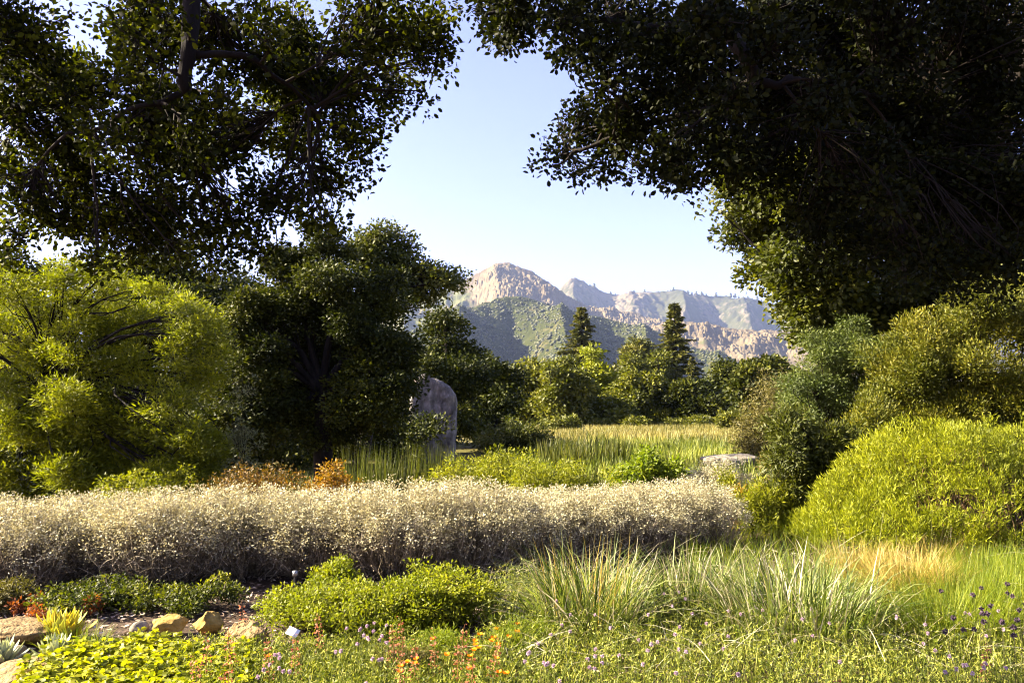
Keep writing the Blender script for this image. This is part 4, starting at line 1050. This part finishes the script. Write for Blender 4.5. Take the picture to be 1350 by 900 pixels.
hedge = [(-55, 7.7, 1.0, 'silvery shrub of the hedge cut by the left edge of the view'), (40, 7.6, 1.0, 'leftmost whole silver shrub of the hedge, above the yellow tipped succulent'), (120, 8.2, 1.0, 'silver shrub in the hedge just left of the twiggy pale one'),
         (225, 7.9, 1.06, 'silver shrub of the hedge with long bare pale twigs on its left flank'), (330, 8.2, 1.04, 'silver shrub of the hedge behind the green creeper'), (425, 8.3, 1.05, 'silver shrub of the hedge behind the round top of the green mound'), (520, 8.3, 1.05, 'silver shrub of the hedge directly behind the green mound'),
         (610, 8.5, 1.03, 'silver shrub of the hedge between the green mound and the rye grass'), (690, 8.8, 1.0, 'silver shrub of the hedge behind the left rye grass clump'), (765, 9.2, .98, 'silver shrub of the hedge, third from its right end'),
         (835, 9.4, .98, 'silver shrub of the hedge next to its rounded right end'), (900, 9.7, .96, 'rounded silver shrub closing the right end of the hedge')]
for i, (px, Y, s, lab) in enumerate(hedge):
    r = thing('silver_shrub', lab, 'shrub', gpoint(px, Y), 'silver shrubs forming the hedge', rz=RNG.uniform(0, 6.28))
    r.scale = (s, s, s * RNG.uniform(.70, .92))
    for nm, me in SILVER[i % 3]:
        link(nm, me, r)

# ------------------------------------------------------------------ foreground
def scatter(n, px_r, py_r):
    """Points on the ground spread over a patch of the near garden."""
    y0 = EYE * F / (py_r[1] - HORIZON); y1 = EYE * F / (py_r[0] - HORIZON)
    y = np.sqrt(RNG.uniform(y0 ** 2, y1 ** 2, n)); x = (RNG.uniform(*px_r, n) - 675) / F * y
    return np.stack([x, y, ground_z(x, y)], 1)

def mulch():
    n = 16000
    y = RNG.uniform(4.4, 9.5, n); x = RNG.uniform(-6.5, 1.2, n)
    p = np.stack([x, y, ground_z(x, y) + RNG.uniform(.004, .03, n)], 1)
    d = RNG.normal(size=(n, 3)) * [1, 1, .18]; nn = RNG.normal(size=(n, 3)) * .35 + [0, 0, 1]
    L = RNG.uniform(.02, .075, n)
    o = link('mulch', MB().add(*leaf_geo(p, d, nn, L, L * RNG.uniform(.18, .5, n), 'diamond', .1)).mesh('mulch', M['mulch']))
    tag(o, 'dry leaves and wood chips on the soil before the hedge', 'mulch', kind='stuff')
mulch()

shrub('green_mound_shrub', 'big bright green leafy mound in the foreground below the silver hedge', 560, 6.1, 1.25, 0.43, 1500, 20, 0.030, 0.014, 'mound', 0.05, lobes=12, d=1.0, share=.4)
shrub('green_mound_shrub', 'smaller green mound with a rounded crest left of the big one', 437, 6.7, 0.62, 0.40, 520, 18, 0.028, 0.014, 'mound', 0.045, lobes=5, share=.4)
shrub('green_mound_shrub', 'low spreading green mound around the white plant label', 462, 5.95, 1.25, 0.34, 1300, 18, 0.028, 0.014, 'mound', 0.05, lobes=14, share=.3)
shrub('creeper', 'dark green creeper trailing in the shade before the hedge, left', 165, 6.75, 1.15, 0.21, 430, 18, 0.030, 0.018, 'creeper', 0.05, lobes=8, cat='plant')
shrub('creeper', 'green creeper with a raised yellow sprig above the golden stone', 265, 6.7, 0.7, 0.21, 250, 18, 0.030, 0.018, 'creeper', 0.05, lobes=5, cat='plant')
shrub('grey_green_plant', 'grey green dry plant at the left edge above the brown rock', 12, 6.7, 0.6, 0.25, 260, 18, 0.035, 0.012, 'tan', 0.05, cat='plant')

# raised yellow sprig on the creeper
def sprig():
    b = gpoint(285, 6.7, .0)
    root = thing('sprig', 'thin bent sprig of yellow green leaves rising from the creeper', 'plant', b)
    pts = np.array([[P(285, 795, 6.7), P(296, 775, 6.7), P(299, 760, 6.68), P(290, 757, 6.66), P(275, 766, 6.65), P(263, 775, 6.63)]])
    link('stem', MB().add(*tubes(pts, np.linspace(.005, .002, 6)[None], 4)).mesh('stem', M['drytwig'], origin=b), root)
    t = RNG.uniform(0.3, 1, 160); tt = np.linspace(0, 1, 6)
    p = np.stack([np.interp(t, tt, pts[0][:, q]) for q in range(3)], 1) + RNG.normal(size=(160, 3)) * .012
    link('foliage', MB().add(*leaf_geo(p, RNG.normal(size=(160, 3)), RNG.normal(size=(160, 3)) + [0, 0, 1], .03, .015)).mesh('foliage', M['yellowgreen'], origin=b), root)
sprig()

# rocks in the left foreground
rock('sandstone_rock', 'broad brown sandstone rock at the left edge in half shade', gpoint(25, 5.75, -.02), (0.90, 0.55, 0.22), M['sandstone'], 31)
rock('sandstone_rock', 'large pale sandstone rock in the lower left corner', gpoint(38, 4.85, -.03), (0.50, 0.40, 0.20), M['sandstone'], 32)
rock('pebble', 'smooth egg-shaped grey stone beside the creeper', gpoint(193, 5.95, 0), (0.14, 0.12, 0.11), M['greystone'], 33, cuts=2, sub=3)
rock('sandstone_block', 'flat ochre sandstone block between the grey stone and the golden stone', gpoint(234, 5.95, 0), (0.28, 0.18, 0.17), M['sandstone_gold'], 34, cuts=12)
rock('sandstone_rock', 'golden peaked stone below the creeper sprig', gpoint(280, 5.95, 0), (0.25, 0.2, 0.22), M['sandstone_gold'], 35)
rock('sandstone_rock', 'rounded tan stone among the coral flower spikes', gpoint(326, 5.45, -.02), (0.38, 0.3, 0.30), M['sandstone'], 36, cuts=6)
rock('pebble', 'small tan stone between the two pale succulents', gpoint(38, 5.4, 0), (0.10, 0.08, 0.09), M['greystone'], 37, sub=3)
rock('pebble', 'little pale stone above the lower left rock', gpoint(47, 5.15, 0), (0.07, 0.06, 0.06), M['greystone'], 38, sub=3)
rock('sandstone_rock', 'pointed tan rock half buried between the golden grass and the chartreuse shrub', gpoint(1262, 7.9, -.02), (0.34, 0.25, 0.26), M['sandstone'], 39)

# succulents
def dudleya(label, px, Y, n, L, mat, rosettes=1, sp=0.1):
    b = gpoint(px, Y)
    root = thing('succulent', label, 'succulent', b, 'pale succulents on the rocks')
    for q in range(rosettes):
        off = np.array([RNG.uniform(-sp, sp), RNG.uniform(-sp, sp) * .6, 0]) if rosettes > 1 else np.zeros(3)
        i = np.arange(n); a = i * 2.39996; t = i / n
        lean = np.radians(80) * (1 - t) + np.radians(8)
        k = 5; s = np.linspace(0, 1, k)
        h = np.stack([np.cos(a), np.sin(a)], 1)
        ang = lean[:, None] * (1 - .35 * s[None, :])
        ln = L * (0.7 + .4 * RNG.random(n))
        dx = np.cumsum(np.sin(ang) * ln[:, None] / k, 1); dz = np.cumsum(np.cos(ang) * ln[:, None] / k, 1)
        pts = np.stack([h[:, :1] * dx, h[:, 1:] * dx, dz + .02], -1) + off
        w = L * 0.20 * np.array([.8, 1, .95, .7, .08])
        mb = MB(); side = np.stack([-h[:, 1], h[:, 0], np.zeros(n)], 1)
        mb.add(*ribbons(pts, w[None], side, RNG.random(n)))
        V2 = pts.copy(); V2[..., 2] -= .008
        mb.add(*ribbons(V2, w[None] * .8, side, RNG.random(n)))
        link('rosette', mb.mesh('rosette', M[mat]), root)
    return root
dudleya('succulent with yellow glowing leaf tips beside the creeper', 92, 5.75, 34, .20, 'dudleya_yellow', 4, .10)
dudleya('pale green succulent below the yellow tipped one', 90, 5.25, 40, .17, 'dudleya', 2, .05)
dudleya('silvery succulent at the left edge above the corner rock', 8, 5.2, 44, .17, 'dudleya', 2, .07)
dudleya('small silver succulent behind the yellow tipped one', 75, 6.15, 30, .12, 'dudleya', 1)

grass_tuft('grass_tuft', 'thin wispy green grass around the pale succulents', gpoint(115, 5.35), 260, .17, .26, .004, .5, 1.0, 'finegrass')
grass_tuft('grass_tuft', 'small feathery green tuft right of the pale succulents', gpoint(190, 5.5), 160, .06, .14, .004, .4, .5, 'finegrass')

def leaf_carpet():
    n = 2600
    p = scatter(n, (45, 345), (846, 935))
    px = 675 + p[:, 0] / p[:, 1] * F; py = HORIZON + EYE * F / p[:, 1]
    keep = py > 850 + 30 * np.clip((140 - px) / 90, 0, 1) + 12 * np.sin(px * .05)
    p = p[keep]; n = len(p)
    p[:, 2] += RNG.uniform(.04, .15, n)
    mb = MB(); tone = RNG.random(n)
    for q in range(3):
        a = RNG.uniform(0, 6.28, n) if q == 0 else a + 2.09
        d = np.stack([np.cos(a), np.sin(a), RNG.uniform(-.1, .35, n)], 1)
        mb.add(*leaf_geo(p, d, np.array([0, 0, 1.]) + RNG.normal(size=(n, 3)) * .8, RNG.uniform(.026, .048, n), RNG.uniform(.022, .038, n), 'oak', .15, tone))
    o = link('leafy_ground_cover', mb.mesh('leafy_ground_cover', M['strawberry']))
    tag(o, 'glowing yellow green three-leaved ground cover in the lower left', 'ground cover', kind='stuff')
leaf_carpet()

def wispy_cover():
    # fine branching stems with tiny leaves across the lower right
    for name, lab, n, pxr, pyr, hgt, mt in (('wispy_ground_cover', 'fine wiry yellow green ground cover dotted with small flowers', 13000, (640, 1420), (775, 960), .24, 'wispy'),
                                    ('feathery_ground_cover', 'soft feathery green ground cover in the lower middle', 7000, (262, 660), (852, 950), .16, 'wispy'),
                                    ('garden_grass', 'sparse green grass between the hedge and the chartreuse shrub', 17000, (900, 1420), (655, 800), .32, 'finegrass')):
        p = scatter(n, pxr, pyr)
        m = len(p)
        V, Fq, r, pts = blades(p, RNG.uniform(0, 6.28, m), hgt * RNG.uniform(.5, 1.25, m), .0035, np.abs(RNG.normal(size=m)) * .5, RNG.uniform(0, 1.2, m), 5, taper=[1, 1, .9, .8, .5])
        mb = MB().add(V, Fq, r)
        if name != 'garden_grass':
            per = 9
            i = np.repeat(np.arange(m), per); j = RNG.integers(1, 5, len(i))
            q = pts[i, j]; d = RNG.normal(size=(len(i), 3)) + [0, 0, .6]
            mb.add(*leaf_geo(q, d, RNG.normal(size=d.shape) + [0, 0, .6], RNG.uniform(.015, .035, len(i)), .007, 'diamond', .1))
        o = link(name, mb.mesh(name, M[mt])); tag(o, lab, 'ground cover', kind='stuff')
wispy_cover()

# bunch grasses
grass_tuft('rye_grass_clump', 'left clump of long arching silver green rye grass before the hedge', gpoint(775, 6.0), 700, .38, .72, .009, .6, 1.5, 'rye', parts=[('dry_blades', 'rye_dry', 110, .66, .010, .55, 1.0), ('seed_stalks', 'straw', 60, .72, .006, .22, .4)])
grass_tuft('rye_grass_clump', 'right clump of long silver green rye grass in the middle of the foreground', gpoint(1040, 5.9), 950, .56, .68, .009, .6, 1.5, 'rye', parts=[('dry_blades', 'rye_dry', 170, .66, .011, .50, .9)])
grass_tuft('rye_grass_clump', 'small rye grass clump between the two large ones', gpoint(905, 6.5), 340, .30, .6, .010, .5, 1.3, 'rye', parts=[('dry_blades', 'rye_dry', 110, .55, .010, .40, .7)])
grass_tuft('straw_grass_clump', 'golden dry bunchgrass glowing below the chartreuse shrub', gpoint(1190, 6.9), 1300, .26, .52, .0045, .50, .8, 'straw')
grass_tuft('straw_grass_clump', 'smaller golden bunchgrass left of the bright one', gpoint(1130, 7.8), 900, .30, .42, .0045, .50, .8, 'straw', parts=[('stalks', 'rye_dry', 12, .66, .0025, .2, .3)])
grass_tuft('straw_grass_clump', 'dry grass with tall stalks at the foot of the chartreuse shrub', gpoint(1215, 8.3), 500, .32, .40, .0045, .45, .8, 'straw', parts=[('stalks', 'rye_dry', 16, .66, .0025, .16, .3)])
for i, (px, Y, lab) in enumerate([(1250, 6.4, 'fine bright green grass mop right of the golden bunchgrass'), (1315, 6.7, 'fine bright green grass mop at the right edge below the chartreuse shrub'), (1330, 5.9, 'fine bright green grass mop behind the dark seed heads'),
        (1240, 5.7, 'short fine green grass mop in front of the golden bunchgrass'), (1290, 7.4, 'fine green grass mop touching the pointed tan rock'), (1380, 7.2, 'fine green grass mop cut by the right edge')]):
    grass_tuft('green_grass_clump', lab, gpoint(px, Y), 1500, .34, .46, .004, .45, .9, 'finegrass', group='fine green grass mops')

# small flowers
def flower_proto_coral():
    h = .36
    st = MB().add(*tubes([[[0, 0, -.02], [.006, 0, h * .4], [.0, .006, h * .75], [.004, 0, h]]], [[.0025, .002, .0016, .001]], 4))
    fl = MB(); m = 70
    z = h * (0.40 + .60 * np.linspace(0, 1, m)); r = .030 * (1.08 - np.linspace(0, 1, m)) + .006
    a = RNG.uniform(0, 6.28, m)
    q = np.floor(z / .04) * .04 + RNG.normal(size=m) * .006
    p = np.stack([np.cos(a) * r * RNG.uniform(.4, 1, m), np.sin(a) * r * RNG.uniform(.4, 1, m), q], 1)
    d = np.stack([np.cos(a), np.sin(a), -.3 + 0 * a], 1)
    fl.add(*leaf_geo(p, d, RNG.normal(size=(m, 3)) + [0, 0, 1], .013, .010, 'oak', .2))
    return st.mesh('stem', M['coral_stem']), fl.mesh('blossoms', M['coral'])
def flower_proto_poppy():
    h = .20
    st = MB().add(*tubes([[[0, 0, -.02], [.004, 0, h * .5], [0, .004, h]]], [[.002, .0017, .0014]], 4))
    pe = MB()
    a = np.arange(4) * np.pi / 2
    for q in a:
        d = np.array([[np.cos(q), np.sin(q), .85]]); n = np.array([[-np.cos(q) * .85, -np.sin(q) * .85, 1.]])
        pe.add(*leaf_geo(np.array([[0, 0, h]]), d, n, .024, .026, 'oak', -.12))
    return st.mesh('stem', M['stemgreen']), pe.mesh('petals', M['poppy'])
def flower_proto_head(h, r, stem_m, head_m, flat=.7):
    st = MB().add(*tubes([[[0, 0, -.02], [.01, .004, h * .5], [0, .0, h]]], [[.0016, .0014, .0012]], 3))
    hd = MB(); m = 34
    d = unit(RNG.normal(size=(m, 3)) + [0, 0, .5])
    hd.add(*leaf_geo(np.zeros((m, 3)) + [0, 0, h] + d * r * .2, d, RNG.normal(size=(m, 3)), r, r * .7, 'diamond', .2))
    return st.mesh('stem', M[stem_m]), hd.mesh('flower_head', M[head_m])

def plant_at(name, label, cat, group, protos, px, py_top, h, parts=('stem', 'flower_head')):
    """A flower whose top shows at the pixel; it stands on the ground straight below its top."""
    Y = (EYE - h) * F / (py_top - HORIZON)
    b = P(px, py_top, Y); b[2] = float(ground_z(b[0], b[1]))
    r = thing(name, label, cat, b, group, rz=RNG.uniform(0, 6.28))
    me = protos[RNG.integers(0, len(protos))]
    for nm, q in zip(parts, me):
        link(nm, q, r)
    s = RNG.uniform(.9, 1.1); r.scale = (s, s, 1)
    r.rotation_euler = (RNG.normal() * .08, RNG.normal() * .08, RNG.uniform(0, 6.28))
    return r
CORAL = [flower_proto_coral() for _ in range(3)]
for px, py in [(325, 783), (310, 815), (275, 823), (268, 845), (300, 850), (361, 823), (393, 825), (430, 795), (305, 865), (520, 815), (535, 805), (525, 845), (588, 765), (575, 820), (607, 812), (605, 835), (545, 835), (618, 850), (640, 830), (1290, 832), (1105, 872)]:
    plant_at('coral_flower_spike', 'coral pink flower spike on a thin stem in the foreground', 'flower', 'coral flower spikes', CORAL, px, py, .36, ('stem', 'blossoms'))
POPPY = [flower_proto_poppy() for _ in range(3)]
for px, py in [(682, 809), (678, 816), (662, 822), (650, 825), (645, 828), (633, 833), (636, 838), (628, 840), (655, 832), (622, 850), (617, 865), (660, 868), (665, 872), (657, 850), (570, 830), (588, 845), (540, 860), (548, 862), (535, 865), (527, 868), (555, 853), (628, 828), (632, 822), (653, 815), (357, 848)]:
    plant_at('poppy', 'small orange poppy beside the feathery poppy foliage', 'flower', 'orange poppies in the foreground', POPPY, px, py, .22, ('stem', 'petals'))
shrub('poppy_foliage', 'feathery blue green poppy foliage below the orange flowers', 682, 5.35, .55, .24, 420, 16, .035, .004, 'finegrass', .06, cat='plant', up=.8, share=.5)
shrub('poppy_foliage', 'second feathery tuft of poppy foliage left of the first', 585, 5.2, .4, .2, 260, 16, .035, .004, 'finegrass', .06, cat='plant', up=.8, share=.5)
shrub('santolina_mound', 'pale olive wiry mound in the lower middle', 535, 4.95, .42, .20, 420, 16, .03, .004, 'tan', .04, cat='plant', up=.9)
LILAC = [flower_proto_head(.30, .011, 'stemgreen', 'lilac') for _ in range(4)]
rr = np.random.default_rng(77)
lil = [(452, 819), (468, 818), (475, 820), (488, 823), (491, 814), (497, 816), (510, 817), (470, 828), (474, 840), (478, 835), (432, 847), (445, 850), (484, 860), (493, 858), (365, 846), (373, 853), (375, 848), (352, 863), (360, 862), (373, 872), (381, 873), (355, 886), (324, 874), (340, 866), (298, 892), (398, 886), (376, 897), (437, 893), (455, 895), (470, 893), (505, 862), (500, 830), (505, 836), (515, 838), (485, 832), (482, 892), (500, 888)]
lil += [(x, y) for x, y in zip(rr.uniform(690, 960, 30), rr.normal(845, 26, 30)) if y < 893]
lil += [(x, y) for x, y in zip(rr.uniform(830, 1340, 38), rr.uniform(790, 893, 38))]
lil += [(735, 785), (742, 800), (705, 850), (695, 862), (715, 863), (725, 865), (1275, 868), (1282, 876), (1290, 862), (1308, 895), (1258, 892), (876, 775), (893, 773), (905, 780), (885, 790)]
for px, py in lil:
    plant_at('lilac_flower', 'tiny lilac flower head on a thin green stem in the ground cover', 'flower', 'lilac flower heads', LILAC, px, py, .30)
SEED = [flower_proto_head(.42, .016, 'darkstem', 'seedhead') for _ in range(3)]
for px, py in [(1290, 768), (1322, 763), (1330, 774), (1326, 776), (1290, 775), (1288, 798), (1300, 792), (1310, 800), (1290, 806), (1315, 808), (1340, 795), (1345, 805), (1348, 820), (1338, 816), (1325, 808), (1332, 826), (1305, 800), (1278, 822), (1262, 805), (1238, 771), (1272, 818), (1260, 822), (1345, 785), (1312, 789)]:
    plant_at('dark_seed_head', 'dark dry seed head on a wiry stem in the lower right', 'flower', 'dark seed heads', SEED, px, py, .42)
for px, Y in [(45, 6.5), (60, 6.1), (125, 6.4)]:
    shrub('red_leaf_plant', {45: 'red leaved low plant near the left edge, before the hedge', 60: 'red leaved sprig behind the yellow tipped succulent', 125: 'reddish low plant beside the dark creeper'}[px], px, Y, .22, .16, 40, 10, .03, .015, 'redleaf', .03, cat='plant', lobes=3)

# plant label and the little garden light
def plant_label():
    b = gpoint(392, 5.12, .03)
    root = thing('plant_label', 'white blank plant label tilted on a thin stake', 'plant label', b)
    link('stake', MB().add(*tubes([[[0, 0, -.05], [0, 0, .12], [0, 0, .205]]], [[.003, .003, .003]], 6)).mesh('stake', M['grey_metal']), root)
    w, h, t = .082, .050, .003
    V = np.array([[x * w / 2, z * t, y * h / 2] for z in (-1, 1) for x, y in ((-1, -1), (1, -1), (1, 1), (-1, 1))])
    pl = link('plate', new_mesh('plate', V, [np.array([[0, 1, 2, 3], [7, 6, 5, 4], [0, 4, 5, 1], [1, 5, 6, 2], [2, 6, 7, 3], [3, 7, 4, 0]])], (M['label_plate'],)), root)
    pl.location = (0, -.004, .22); pl.rotation_euler = (math.radians(-42), math.radians(12), math.radians(-24))
plant_label()
def thatch():
    n = 2200
    p = scatter(n, (640, 1420), (740, 900)); p[:, 2] += RNG.uniform(.02, .20, n)
    V, Fq, r, _ = blades(p, RNG.uniform(0, 6.28, n), RNG.uniform(.12, .5, n), .0045, RNG.uniform(.9, 1.5, n), RNG.uniform(.1, .9, n), 5)
    tag(link('thatch', MB().add(V, Fq, r).mesh('thatch', M['rye_dry'])), 'bent dead grass blades tangled among the rye grass and ground cover', 'dead grass', kind='stuff')
thatch()
def garden_light():
    b = gpoint(393, 7.3)
    root = thing('sprinkler_post', 'short black post with a round cap before the silver hedge', 'sprinkler', b)
    link('post', MB().add(*tubes([[[0, 0, -.05], [0, 0, .08], [0, 0, .16]]], [[.012, .012, .012]], 10)).mesh('post', M['black_plastic'], smooth=True), root)
    link('cap', MB().add(*tubes([[[0, 0, .155], [0, 0, .157], [0, 0, .20], [0, 0, .205]]], [[.001, .024, .024, .001]], 12)).mesh('cap', M['grey_metal']), root)
garden_light()
